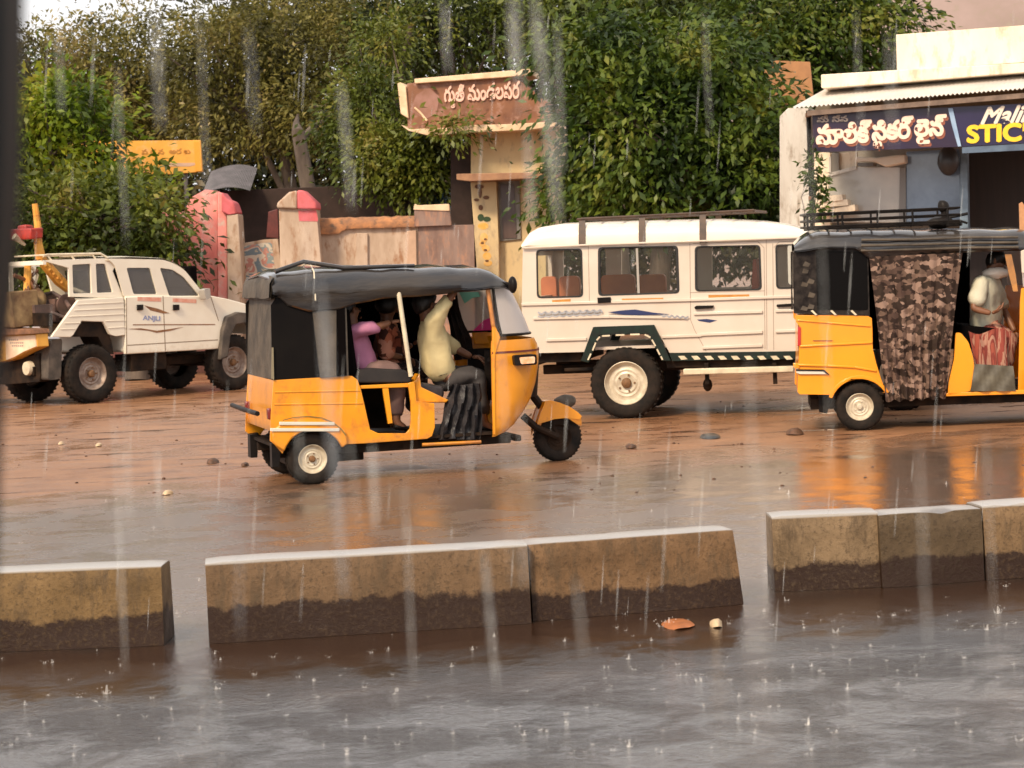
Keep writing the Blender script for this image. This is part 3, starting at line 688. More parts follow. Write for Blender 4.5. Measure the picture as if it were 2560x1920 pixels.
# window
wf = slab(GB, g7([(478, 1165), (458, 365), (770, 360), (790, 1130)]), .06, .10); wf.build('window', mat('window_grey', (.24, .22, .19), (.17, .15, .13), sc=6, rough=.6), g, bevel=.005)
wp = bpy.data.objects['window']
slab(GB, g7([(560, 1120), (520, 420), (700, 420), (735, 1115)]), .045, .058).build('pane', mat('window_brown', (.11, .065, .05), (.07, .04, .03), sc=5, rough=.35, stretch=(1, 1, .2)), wp)
# painted flowers on the pilaster
o = MB(); om = MB(); og = MB()
for (x, y, rx, ry, q) in [(310, 1110, 52, 62, o), (290, 1190, 40, 40, o), (335, 1250, 52, 46, o), (350, 1350, 56, 50, o), (360, 1440, 56, 40, o), (330, 1130, 20, 14, om), (290, 1180, 22, 14, om), (330, 1270, 24, 14, om), (350, 1410, 24, 14, om),
                          (270, 720, 30, 36, om), (270, 850, 42, 48, og), (350, 870, 50, 34, og), (215, 620, 34, 20, om), (340, 590, 40, 26, om), (250, 450, 60, 30, om), (262, 530, 24, 70, om), (300, 960, 70, 46, q if False else o)]:
    ring = g7([(x+rx*math.cos(2*math.pi*k/14), y+ry*math.sin(2*math.pi*k/14)) for k in range(14)]); yy = {id(o): -.124, id(om): -.130, id(og): -.127}[id(q)]
    q.poly(GB.P(ring, -.12), yy, yy+.002)
pl = [c for c in g.children if c.name.startswith('pilaster')][0]
o.build('painted_flowers', mat('flower_ochre', (.75, .38, .06), (.8, .5, .2), sc=8, rough=.7), pl, smooth=None)
om.build('painted_branch', mat('paint_brown', (.16, .07, .03), rough=.7), pl, smooth=None)
og.build('painted_leaves', mat('paint_green', (.03, .06, .02), rough=.7), pl, smooth=None)
# board
solid(GB, [(150, 860), (140, 250), (1460, 110), (2040, 560), (2060, 780), (1400, 800)], .0, 1.1, 'name_board', BROWN, g)
nb = [c for c in g.children if c.name.startswith('name_board')][0]
solid(GB, [(240, 250), (235, 190), (1720, 62), (1730, 130), (1460, 165)], -.10, 1.15, 'top_border', CREAML, nb)
solid(GB, [(18, 250), (60, 235), (125, 290), (160, 700), (60, 640)], -.06, 1.0, 'side_border', CREAML, nb)
o = slab(GB, [(60, 780), (160, 840), (780, 815), (1000, 785), (1420, 775), (2040, 740), (2066, 800), (1700, 850), (1000, 880), (430, 925), (160, 860)], -.45, 1.2); o.build('bottom_slab', CREAML, nb, bevel=.01)
def mapper(fr, tl, tr, bl, br, asc, desc, w):     # glyph space -> plane, inside the four photo corners
    TL, TR, BL, BR = (Vector(fr(*q)) for q in (tl, tr, bl, br))
    def f(p):
        u = p[0]/w; v = (p[1]-desc)/(asc-desc); a = BL.lerp(BR, u); b = TL.lerp(TR, u); q = a.lerp(b, v); return (q.x, q.y)
    return f
def width(text, shear=0):
    sp = [p for g_ in glyphs(text, shear) for l in g_ for p in l]; return max(p[0] for p in sp)
T = "గుతి మండలపర"
o = MB(); letters(o, T, mapper(GB, (620, 290), (1590, 215), (620, 490), (1590, 440), .75, -.02, width(T)), bold=.03, sub=[("త", .55, -.32, .5)], y=-.03, depth=.03)
o.build('lettering', mat('letter_pink', (.80, .50, .40), (.7, .42, .32), sc=9, rough=.6), nb, smooth=None)
o = MB(); o.poly(GB.P([(180, 600), (260, 400), (420, 300), (560, 420), (520, 640), (380, 710)], 0), -.006, .0); o.build('faded_emblem', mat('emblem', (.36, .19, .16), (.22, .10, .06), sc=2, rough=.7), nb, smooth=None)
o = MB(); a = GB(240, 560); b = GB(400, 730); o.tube([(a[0], -.02, a[1]), ((a[0]+b[0])/2, -.02, (a[1]+b[1])/2+.02), (b[0], -.02, b[1])], .02, 6).build('emblem_stroke', CREAML, nb)

# ---- yellow board on posts behind the left tree
YB = Fr(at_depth(400, 42), 0).zoom(200, 330, .1537)
y_ = root('sign_board', YB, 'yellow orange board with faint brown lettering half hidden by the left tree', 'sign board')
YM = mat('board_yellow', (.80, .40, .06), (.72, .33, .05), sc=3, rough=.5, c3=(.78, .45, .22), sc3=2)
solid(YB, [(-900, 680), (-900, 160), (1960, 130), (2000, 650), (1450, 690)], 0, .08, 'board', YM, y_, bevel=.01)
solid(YB, [(1850, 150), (1958, 138), (1985, 640), (1880, 645)], -.02, .0, 'border', mat('board_border', (.78, .34, .03), (.7, .3, .02), sc=4, rough=.5), y_, bevel=.004)
SG = mat('steel_grey', (.16, .14, .13), rough=.6)
for x in (-400, 1700):
    o = MB(); a = YB(x, 660); o.tube([(a[0], .12, 0), (a[0], .12, a[1]+.3)], .04, 8); o.build('post', SG, y_)
o = MB(); T = "ప గ న  అర బ"
letters(o, T, mapper(YB, (1000, 285), (1790, 265), (1000, 360), (1790, 345), .7, 0, width(T)), bold=.03, y=-.008, depth=.008)
o.build('lettering', mat('letter_brown', (.50, .22, .04), rough=.7), y_, smooth=None)
o = MB(); o.poly(YB.P([(1330, 560), (1370, 505), (1930, 500), (1925, 525), (1780, 560)], 0), -.004, 0); o.build('faded_band', mat('band_mauve', (.62, .38, .25), (.5, .34, .25), sc=5, rough=.7), y_, smooth=None)

# ---- orange brown board high behind the right tree
OB = Fr(at_depth(1980, 40), -10).zoom(1700, 0, .42198)
b_ = root('hoarding', OB, 'brown orange hoarding poking out of the leaves left of the shop roof', 'hoarding')
solid(OB, [(490, 620), (500, 400), (560, 358), (770, 366), (792, 590), (660, 620)], 0, .12, 'panel', mat('hoarding_orange', (.42, .20, .08), (.30, .14, .06), sc=4, rough=.7), b_)
for x in (600, 750): o = MB(); a = OB(x, 600); o.tube([(a[0], .1, 0), (a[0], .1, a[1]+.2)], .05); o.build('post', SLABB, b_)

# ---- shop
SH = Fr(at_depth(2030, 34), -17)
z3 = lambda: SH.zoom(1700, 0, .42198); z8 = lambda: SH.zoom(2000, 230, .2532)
z3(); s_ = root('shop', SH, 'white flat roofed sticker shop with dark sign boards and glass front at right', 'shop')
solid(SH, [(590, 1700), (590, 690), (640, 640), (760, 640), (775, 1700)], .6, 6, 'side_wall', GW, s_)
xr = 3300
solid(SH, [(836, 520), (835, 442), (1280, 415), (2038, 372), (xr, 298), (xr, 370), (2038, 430), (850, 524)], -.1, 6.5, 'roof_slab', WW, s_, bevel=.015)
solid(SH, [(1285, 420), (1280, 205), (1480, 190), (2038, 150), (xr, 66), (xr, 310), (2038, 368)], .25, .5, 'parapet', WW, s_, bevel=.02)
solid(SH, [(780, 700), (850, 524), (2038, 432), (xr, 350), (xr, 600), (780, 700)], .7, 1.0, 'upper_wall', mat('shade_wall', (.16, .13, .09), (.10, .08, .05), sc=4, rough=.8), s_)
# corrugated awning: from the wall down to the eave
o = MB(); rows = []; K = 400
for k in range(K+1):
    u = k/K; xe = 668+(xr-668)*u; ye = 640-(640-430)*u*(1.0)+ -6*math.sin(u*3.14); a = SH(xe, ye, -.9)
    zt = a[1]+.34; c_ = .014*math.cos(k*math.pi/2)
    rows.append([(a[0]+.0, -.9, a[1]+c_), (a[0]+.25, .65, zt+c_)])
o.loft(rows, False, False); aw = o.build('awning', mat('awning_sheet', (.72, .68, .62), (.6, .55, .5), sc=2, rough=.4, metal=.1), s_, smooth=60)
o = MB()
a = SH(690, 655, -.85); b = SH(xr, 440, -.85); o.add([], [])
def beam(mb, p, q, y, t, d=.04): 
    v = Vector((q[0]-p[0], q[1]-p[1])); nrm = Vector((-v.y, v.x)).normalized()*t/2
    return mb.poly([(p[0]-nrm.x, p[1]-nrm.y), (q[0]-nrm.x, q[1]-nrm.y), (q[0]+nrm.x, q[1]+nrm.y), (p[0]+nrm.x, p[1]+nrm.y)], y, y+d)
beam(o, (a[0]+.15, a[1]-.05), (b[0], b[1]-.05), -.86, .07); o.build('fascia', mat('fascia_brown', (.22, .15, .11), (.12, .08, .06), sc=7, rough=.7), aw)
z8()
NAVY = mat('board_navy', (.018, .008, .035), (.022, .006, .020), sc=3, rough=.3); BLU = mat('board_purple', (.020, .012, .060), (.012, .008, .04), sc=2, rough=.3)
LB = mat('letter_peach', (.92, .66, .54), (.85, .58, .46), sc=9, rough=.5); LS = mat('letter_shadow', (.30, .09, .05), (.2, .06, .03), sc=9, rough=.5)
LY = mat('letter_yellow', (.90, .58, .02), (.85, .50, .02), sc=9, rough=.5); LW = mat('letter_white', (.78, .68, .56), rough=.5)
sb = solid(SH, [(120, 205), (1475, 150), (1600, 540), (130, 598)], -.72, -.66, 'sign_board', NAVY, s_, bevel=.004)
so = solid(SH, [(1478, 150), (3300, 60), (3300, 440), (1602, 540)], -.722, -.66, 'sign_board', BLU, s_, bevel=.004)
SHo = lambda off: (lambda x, y, o=None: SH(x, y, off))
def map3(off, tl, tr, bl, br, asc, desc, w):
    TL, TR, BL, BR = (Vector(SH(q[0], q[1], off)) for q in (tl, tr, bl, br))
    def f(p):
        u = p[0]/w; v = (p[1]-desc)/(asc-desc); q = BL.lerp(BR, u).lerp(TL.lerp(TR, u), v); return (q.x, q.y)
    return f
def word(parent, T, x0, x1, yt0, yt1, yb0, yb1, off, bold, sub, m, asc=.98, desc=-.02, shear=0, nm='lettering', depth=.012, dx=0, dy=0):
    o = MB(); letters(o, T, map3(off, (x0+dx, yt0+dy), (x1+dx, yt1+dy), (x0+dx, yb0+dy), (x1+dx, yb1+dy), asc, desc, width(T, shear)), bold=bold, sub=sub, shear=shear, y=off, depth=depth)
    return o.build(nm, m, parent, smooth=None)
for (m_, off, dx, dy, bd) in ((LS, -.724, 16, 26, .05), (LB, -.738, 0, 0, .05)):
    word(sb, "మాలిక్", 160, 700, 262, 250, 520, 490, off, bd, (), m_, dx=dx, dy=dy)
    word(sb, "సికర్", 712, 1112, 245, 210, 475, 450, off, bd, [("ట", .05, -.36, .55)], m_, dx=dx, dy=dy)
    word(sb, "లైన్", 1130, 1440, 218, 195, 440, 425, off, bd, (), m_, dx=dx, dy=dy)
word(sb, "మీ సేవ", 165, 470, 225, 215, 300, 290, -.735, .03, (), mat('letter_grey', (.40, .33, .28), rough=.6))
o = MB(); o.poly(SH.P([(1462, 160), (1508, 160), (1592, 535), (1560, 538), (1500, 330)], -.74), -.745, -.738); o.build('pale_sash', mat('sash_blue', (.30, .42, .58), (.2, .3, .46), sc=5, rough=.4), sb)
word(so, "STICKERS", 1645, 2790, 335, 275, 500, 452, -.738, .045, (), LY, asc=.70, desc=-.01)
word(so, "Malik", 1770, 2330, 150, 115, 318, 290, -.738, .03, (), LW, asc=.72, desc=-.01, shear=.45)
o = MB(); o.poly(SH.P([(1600, 545), (3300, 445), (3300, 520), (1602, 605)], -.70), -.71, -.66); o.build('blue_beam', mat('beam_blue', (.10, .15, .22), (.06, .09, .14), sc=5, rough=.5), s_)
# front: wall, glass, partition, dark doorway
solid(SH, [(130, 3000), (140, 590), (300, 600), (300, 3000)], .5, .65, 'front_wall', WW, s_)
o = slab(SH, [(300, 820), (300, 605), (560, 590), (560, 800)], .55, .65); o.build('front_wall', WW, s_)
gl = solid(SH, [(285, 1290), (270, 815), (560, 740), (1000, 745), (1000, 1290)], .50, .54, 'shop_glass', mat('glass_grey', (.50, .46, .40), (.36, .34, .31), sc=1.3, rough=.12, coat=.6), s_)
gr = solid(SH, [(1040, 1290), (1050, 590), (1575, 560), (1590, 1290)], .52, .56, 'shop_glass', mat('glass_blue', (.21, .29, .40), (.09, .13, .20), sc=1.1, rough=.10, coat=.7), s_)
solid(SH, [(-60, 3500), (-60, 600), (3300, 400), (3300, 3500)], 2.6, 2.8, 'back_wall', mat('inner_wall', (.30, .27, .23), (.2, .18, .15), sc=2, rough=.8), s_)
solid(SH, [(975, 1300), (985, 745), (1045, 740), (1045, 1300)], .46, .58, 'mullion', mat('mullion', (.20, .19, .18), rough=.5), gl)
o = MB(); beam(o, SH(300, 815, .5), SH(560, 745, .5), .47, .05); beam(o, SH(300, 640, .5), SH(300, 820, .5), .47, .03); o.build('window_rail', GW, gl)
solid(SH, [(310, 800), (310, 600), (385, 598), (385, 795)], .48, .54, 'shutter', mat('shutter_grey', (.22, .20, .17), rough=.6), s_)
ac = root('cooler_box', SH, 'white wall mounted cooler box above the shop window', 'cooler')
o = slab(SH, [(560, 690), (560, 640), (760, 650), (960, 625), (1040, 620), (1045, 700), (850, 740), (740, 690)], .1, .48, off=.2); o.build('case', LW, ac, bevel=.02)
o = slab(SH, [(575, 735), (572, 700), (735, 700), (735, 735)], .12, .46, off=.2); o.build('louvre', mat('louvre_dark', (.12, .11, .10), rough=.6), ac, bevel=.01)
solid(SH, [(1575, 1500), (1580, 560), (1650, 560), (1665, 1500)], .3, .55, 'door_post', mat('post_blue', (.20, .28, .36), (.10, .14, .18), sc=5, rough=.5), s_)
solid(SH, [(1660, 3500), (1650, 600), (3300, 480), (3300, 3500)], 1.4, 1.5, 'doorway', mat('door_dark', (.022, .012, .009), (.012, .007, .005), sc=5, rough=.7, stretch=(3, 1, .15)), s_)
mk = root('hanging_pot', SH, 'dark round hanging pot seen against the bluish shop glass', 'pot')
a = SH(1465, 700, .2); o = MB(); o.ball((a[0], .2, a[1]), (.16, .14, .25), 16, 10, fn=lambda q: 1-.25*max(0, -q.z)); o.build('pot', mat('pot_dark', (.035, .033, .035), rough=.4), mk)
o = MB(); o.tube([(a[0], .2, a[1]+.2), (a[0], .2, a[1]+.45)], .01, 5); o.build('string', BLACK, mk)
# goods stacked at the left window foot
o = MB()
for k, (x0, y0, x1, y1) in enumerate([(150, 1040, 420, 1010), (160, 1085, 470, 1060), (150, 1190, 540, 1110)]):
    o.poly(SH.P([(x0, y0+60), (x0, y0), (x1, y1), (x1+10, y1+60)], .1), .05+.02*k, .4)
gd = root('sheet_stack', SH, 'stack of pale sheets leaning below the shop window behind the rack', 'stack'); o.build('sheets', WW, gd, bevel=.008)
# pipe at the shop corner
z3(); pp = root('drain_pipe', SH, 'thin dark pipe running down the left corner of the shop', 'pipe')
a = SH(760, 655, -.5); b = SH(797, 1600, -.5); o = MB(); o.tube([(a[0], -.5, a[1]), (a[0], -.5, 0)], .035, 8); o.build('pipe', BLACK, pp)
for zz in (1.0, 2.4, 3.6): o = MB(); o.lathe([(.045, -.03), (.045, .03)], (a[0], -.5, zz), 12, 'z'); o.build('bracket', SLABB, pp)

# ================================================================== TREES
G_OLIVE = leaf_mat('leaves_olive', [(.036, .032, .009), (.085, .080, .016), (.155, .14, .03), (.24, .20, .05), (.40, .31, .14)], .9, .35)
G_BRIGHT = leaf_mat('leaves_bright', [(.040, .065, .006), (.095, .15, .008), (.16, .22, .012), (.26, .29, .018), (.40, .34, .04)], .8, .35)
G_DEEP = leaf_mat('leaves_deep', [(.012, .024, .004), (.030, .056, .007), (.062, .098, .010), (.11, .145, .016), (.20, .20, .03)], .9, .25)
G_MID = leaf_mat('leaves_mid', [(.018, .028, .004), (.045, .062, .008), (.090, .115, .012), (.15, .165, .02), (.24, .20, .04)], .8, .25)
G_DARK = leaf_mat('leaves_dark', [(.016, .020, .008), (.030, .034, .010), (.055, .052, .016), (.085, .070, .025), (.12, .085, .035)], .7, .15)
BARK = mat('bark_grey', (.13, .095, .070), (.06, .042, .032), sc=5, rough=.9, stretch=(1, 1, .25), bump=.8, bsc=12)
BARKD = mat('bark_dark', (.045, .028, .018), (.02, .013, .009), sc=6, rough=.9, stretch=(1, 1, .3), bump=.6, bsc=12)

def lump(px, py, Y, rx, ry, rd=None):
    c = AT(px, py, Y); k = Y/FPX; return (c, rx*k, (rd if rd is not None else max(rx, ry)*.8*k), ry*k)
def leaves_mesh(name, lumps, n, size, seed, per=26, spread=.22, droop=.35, fill=.35, asp=.42):
    rg = np.random.default_rng(seed)
    vol = np.array([l[1]*l[3]*(l[2]**.5) for l in lumps]); vol /= vol.sum()
    nc = max(1, n//per); li = rg.choice(len(lumps), nc, p=vol)
    C = np.array([list(l[0]) for l in lumps])[li]; Rr = np.array([[l[1], l[2], l[3]] for l in lumps])[li]
    d = rg.normal(size=(nc, 3)); d /= np.linalg.norm(d, axis=1)[:, None]
    rad = fill+(1-fill)*rg.random(nc)**.5; rad *= 1+.16*rg.normal(size=nc)*.6
    cc = C+d*Rr*rad[:, None]
    # clusters
    cs = spread*(.6+.9*rg.random(nc))
    ci = np.repeat(np.arange(nc), per); N = len(ci)
    off = rg.normal(size=(N, 3))*cs[ci][:, None]*np.array([1, 1, .7]); off[:, 2] -= np.abs(off[:, 0])*.25
    pos = cc[ci]+off; pos[:, 2] = np.maximum(pos[:, 2], .05)
    out = d[ci]*.6+off/np.maximum(1e-6, np.linalg.norm(off, axis=1)[:, None])*.7+rg.normal(size=(N, 3))*.55
    ax = out+np.array([0, 0, -droop]); ax /= np.linalg.norm(ax, axis=1)[:, None]            # leaf axis
    up = rg.normal(size=(N, 3))*.7+np.array([0, -.35, .8]); sd_ = np.cross(ax, up); sd_ /= np.maximum(1e-6, np.linalg.norm(sd_, axis=1)[:, None])
    nr = np.cross(sd_, ax); s = size*(.55+.9*rg.random(N))[:, None]
    a0 = pos; a1 = pos+ax*s*.5+sd_*s*asp*.5+nr*s*.08; a2 = pos+ax*s; a3 = pos+ax*s*.5-sd_*s*asp*.5+nr*s*.08
    V = np.stack([a0, a1, a2, a3], 1).reshape(-1, 3)
    me = bpy.data.meshes.new(name); me.vertices.add(len(V)); me.vertices.foreach_set('co', V.ravel())
    me.loops.add(len(V)); me.loops.foreach_set('vertex_index', np.arange(len(V)))
    me.polygons.add(N); me.polygons.foreach_set('loop_start', np.arange(0, 4*N, 4)); me.polygons.foreach_set('loop_total', np.full(N, 4))
    me.update(); me.validate()
    return me, cc
def tree(label, base, lumps, n, size, m, seed, bark=BARK, r=.16, lean=(0, 0), trunk_top=None, limbs=9, cat='tree', name='tree', **kw):
    t = empty(name, (base.x, base.y, 0), label=label, cat=cat, group=kw.pop('group', None))
    me, cc = leaves_mesh('crown', lumps, n, size, seed, **kw)
    o = bpy.data.objects.new('crown', me); me.materials.append(m); COL.objects.link(o); o.parent = t; o.matrix_parent_inverse = Matrix.Translation((-base.x, -base.y, 0))
    o2 = MB(); rnd = random.Random(seed); b = Vector((base.x, base.y, 0))
    top = trunk_top or (sum((l[0] for l in lumps), Vector())/len(lumps)); fork = b.lerp(top, .45)
    path = [b, b.lerp(fork, .5)+Vector((.1*rnd.uniform(-1, 1), 0, 0)), fork, fork.lerp(top, .5)+Vector((.15*rnd.uniform(-1, 1), .1, 0)), top]
    o2.tube(path, [r*1.3, r, r*.85, r*.55, r*.2], 10)
    for k in range(limbs):
        e = Vector(cc[rnd.randrange(len(cc))]); s_ = b.lerp(top, rnd.uniform(.35, .85)); mdl = s_.lerp(e, .5)+Vector((rnd.uniform(-.3, .3), rnd.uniform(-.2, .2), rnd.uniform(0, .4)))
        o2.tube([s_, mdl, e], [r*.42, r*.24, r*.06], 6)
        for j in range(3):
            e2 = Vector(cc[rnd.randrange(len(cc))])
            if (e2-mdl).length < 2.2: o2.tube([mdl, mdl.lerp(e2, .5)+Vector((0, 0, .12)), e2], [r*.16, r*.1, r*.03], 5)
    q = o2.build('trunk', bark, None, smooth=60); q.parent = t; q.matrix_parent_inverse = Matrix.Translation((-base.x, -base.y, 0))
    return t
gb = at_depth
grp = None
# bright tree in front of the yellow board
tree('bright yellow green tree leaning over the left half of the yellow board', gb(180, 40),
     [lump(140, 260, 40, 120, 70), lump(60, 330, 40, 100, 120), lump(210, 330, 40.3, 90, 90), lump(130, 430, 40, 150, 110), lump(290, 460, 40.3, 75, 50), lump(340, 410, 40.6, 50, 18)], 9000, .15, G_BRIGHT, 1, droop=.3, per=45, spread=.24, fill=.45)
tree('dense dark green bushy tree behind the white pickup cab, against the pink wall', gb(330, 37.5),
     [lump(150, 560, 38, 140, 120), lump(300, 540, 38, 140, 115), lump(400, 560, 37.6, 70, 110), lump(420, 660, 37.5, 50, 70), lump(220, 640, 38, 170, 80), lump(430, 490, 37.8, 60, 40), lump(60, 640, 38, 90, 120)], 13000, .15, G_MID, 2, limbs=12, per=50, spread=.25, fill=.45)
# far dark olive trees, top left
tree('tall feathery olive tree in the top left corner with sky above it', gb(250, 52),
     [lump(120, 150, 52, 170, 80), lump(330, 145, 52, 180, 75), lump(200, 260, 52, 240, 110), lump(420, 300, 52, 160, 120), lump(60, 90, 51, 60, 35), lump(330, 50, 53, 110, 40), lump(240, 95, 52, 150, 35)], 24000, .125, G_OLIVE, 3, r=.2, asp=.4, per=40, spread=.3, fill=.4)
tree('brownish olive tree with a forked trunk behind the gate', gb(760, 50),
     [lump(560, 140, 50, 160, 95), lump(720, 120, 50, 150, 110), lump(620, 280, 50, 160, 110), lump(800, 260, 49, 130, 120), lump(560, 60, 50, 130, 40), lump(720, 20, 51, 150, 50), lump(900, 60, 51, 110, 90)], 26000, .125, G_OLIVE, 4, r=.2, asp=.4, per=40, spread=.3, fill=.4)
tree('dim brown green tree above the brown name board', gb(1120, 51),
     [lump(1010, 60, 51, 150, 90), lump(1180, 60, 51, 150, 110), lump(1350, 40, 51, 110, 110), lump(1080, 170, 52, 160, 60), lump(980, 200, 51, 100, 80), lump(1180, 0, 52, 260, 45)], 13000, .15, G_MID, 5, r=.2, asp=.34)
tree('fresh green tree drooping over the wall left of the cream gatehouse', gb(1010, 42.5),
     [lump(960, 110, 44, 70, 70), lump(930, 250, 43, 75, 90), lump(1000, 370, 42, 95, 70), lump(1080, 400, 42, 80, 60), lump(930, 400, 42, 60, 70), lump(1130, 320, 40, 55, 26), lump(1040, 450, 42, 70, 50), lump(870, 330, 43, 60, 70)], 15000, .12, G_MID, 6, r=.13, droop=.5)
tree('large deep green tree between the gatehouse and the shop, over the jeep', gb(1640, 38),
     [lump(1460, 120, 38.5, 105, 80), lump(1600, 130, 38.5, 140, 110), lump(1760, 150, 38.5, 130, 100), lump(1490, 280, 38.3, 90, 100), lump(1600, 330, 38, 170, 140), lump(1790, 330, 38, 150, 150), lump(1900, 420, 37.6, 100, 110), lump(1470, 460, 38.5, 80, 80),
      lump(1640, 480, 38, 190, 75), lump(1850, 480, 37.6, 100, 70), lump(1930, 290, 37.6, 75, 80), lump(1420, 490, 38.6, 50, 50)], 24000, .165, G_DEEP, 7, r=.2, limbs=16, droop=.6, per=60, spread=.27, fill=.45)
tree('light green tree filling the top middle behind the large one', gb(1560, 50),
     [lump(1400, 40, 50, 130, 85), lump(1560, 40, 50, 140, 85), lump(1700, 30, 50, 120, 90), lump(1500, 10, 51, 300, 55), lump(1480, 120, 51, 140, 80)], 12000, .16, G_MID, 8, r=.2, droop=.5)
tree('broad green tree rising behind the white shop roof', gb(1980, 49),
     [lump(1880, 50, 49, 150, 110), lump(2060, 40, 49, 150, 110), lump(2200, 60, 49, 110, 90), lump(2010, 140, 49, 180, 70), lump(1900, 150, 49, 120, 80), lump(2050, 10, 50, 200, 55), lump(2130, 180, 49, 120, 60)], 17000, .16, G_DEEP, 9, r=.2, droop=.5, per=50, spread=.3)
tree('dark leafy tree beyond the left edge behind the window post', gb(-420, 46), [lump(-200, 200, 46, 220, 160), lump(-500, 260, 46, 260, 200), lump(-350, 420, 45, 300, 130)], 9000, .17, G_MID, 31, per=50, spread=.3)
# small plant climbing the drain pipe
cr = [lump(2035, 430, 33.2, 14, 26, .12), lump(2050, 470, 33.2, 15, 26, .12), lump(2045, 520, 33.2, 13, 24, .12), lump(2030, 390, 33.2, 10, 14, .1)]
tree('small leafy creeper hanging on the pipe at the shop corner', gb(2036, 33.3), cr, 420, .10, G_DEEP, 10, r=.02, limbs=2, spread=.06, per=10, cat='creeper', name='creeper')
# far wood behind everything: one mass
lum = [lump(px, py, 60, 200, 90) for px in range(-1400, 2500, 190) for py in (60, 260, 430) if not (py == 60 and (px < 520 or px > 1950)) and not (py == 260 and px > 2250)]+[lump(px, 560, 60, 200, 150) for px in range(-1400, 2900, 190)]
lum = [l for l in lum if not (l[0].x < 0 and l[0].z > 8.3)]
me, _ = leaves_mesh('treeline', lum, 100000, .26, 21, per=40, spread=.5, fill=.1, asp=.5)
o = bpy.data.objects.new('treeline', me); me.materials.append(G_DARK); COL.objects.link(o); tag(o, 'far dark wood seen through the gaps between the trees', 'trees', kind='stuff')
# bare pale trunk and dark branches in front of the gate
o = MB(); A = AT(745, 330, 46); B = AT(772, 480, 46); t_ = empty('bare_tree', (A.x, A.y, 0), label='pale grey bare trunk standing behind the wide gate pillar', cat='tree trunk')
o.tube([Vector((B.x-A.x+.05, 0, 0)), Vector((B.x-A.x, 0, B.z)), Vector((0, 0, A.z)), Vector((-.1, .8, A.z+.2)), Vector((-.2, 2.5, A.z+.5))], [.20, .16, .13, .07, .03], 10)
o.tube([Vector((0, 0, A.z-.2)), Vector((.2, .8, A.z+.1)), Vector((.4, 2.4, A.z+.4))], [.09, .06, .03], 8)
o.build('trunk', BARK, t_, smooth=60)
A = AT(1000, 560, 46); t_ = empty('bare_tree', (A.x, A.y, 0), label='dark crooked trunk behind the wall left of the gatehouse', cat='tree trunk')
o = MB(); o.tube([Vector((0, 0, 0)), Vector((.1, 0, 2.5)), Vector((-.15, 0, 4.2)), Vector((.4, 0, 6.4))], [.16, .13, .10, .05], 8); o.tube([Vector((0, 0, 3)), Vector((-.8, 0, 4.2)), Vector((-1.6, 0, 4.9))], [.08, .06, .03], 7); o.build('trunk', BARKD, t_, smooth=60)

# ================================================================== PEOPLE
def skin_mesh(pts, edges, radii, sub=2):
    me = bpy.data.meshes.new('skin'); me.from_pydata([tuple(p) for p in pts], edges, [])
    o = bpy.data.objects.new('skin', me); COL.objects.link(o)
    sk = o.modifiers.new('skin', 'SKIN'); sk.use_smooth_shade = True; sk.branch_smoothing = .4
    for i, r in enumerate(radii):
        r = r if isinstance(r, (tuple, list)) else (r, r); me.skin_vertices[0].data[i].radius = r
    me.skin_vertices[0].data[0].use_root = True
    ss = o.modifiers.new('sub', 'SUBSURF'); ss.levels = ss.render_levels = sub
    bpy.context.view_layer.update(); dg = bpy.context.evaluated_depsgraph_get(); ev = o.evaluated_get(dg); m2 = ev.to_mesh()
    vs = [tuple(v.co) for v in m2.vertices]; fs = [tuple(p.vertices) for p in m2.polygons]; ev.to_mesh_clear()
    bpy.data.objects.remove(o); bpy.data.meshes.remove(me); return vs, fs
def chain(pts, radii, sub=2):
    return skin_mesh(pts, [(i, i+1) for i in range(len(pts)-1)], radii, sub)
def V_(*a): return Vector(a)
def hand_meshes(mb, wr, d, palm_n, side=1, curl=.6, s=1.0):
    """palm and five fingers; d = direction of the hand, palm_n = way the palm faces"""
    d = d.normalized(); pn = palm_n.normalized(); ac = d.cross(pn).normalized()*side
    k1 = wr+d*.085*s
    mb.add(*chain([wr, wr+d*.045*s, k1], [(.028*s, .019*s), (.038*s, .018*s), (.036*s, .014*s)], 1))
    for i, (o_, ln) in enumerate(((-.027, .072), (-.009, .080), (.009, .075), (.027, .060))):
        b = k1+ac*o_*s-d*.01*s; c1 = (d*math.cos(curl)+pn*math.sin(curl)); c2 = (d*math.cos(curl*2.1)+pn*math.sin(curl*2.1))
        p1 = b+c1*ln*.5*s; p2 = p1+c2*ln*.5*s; mb.add(*chain([b, p1, p2], [.0095*s, .0085*s, .0065*s], 1))
    b = wr+d*.03*s-ac*.03*s; mb.add(*chain([b, b+(d*.6-ac*.8+pn*.3)*.035*s, b+(d*.9-ac*.7+pn*.8)*.058*s], [.011*s, .010*s, .008*s], 1))
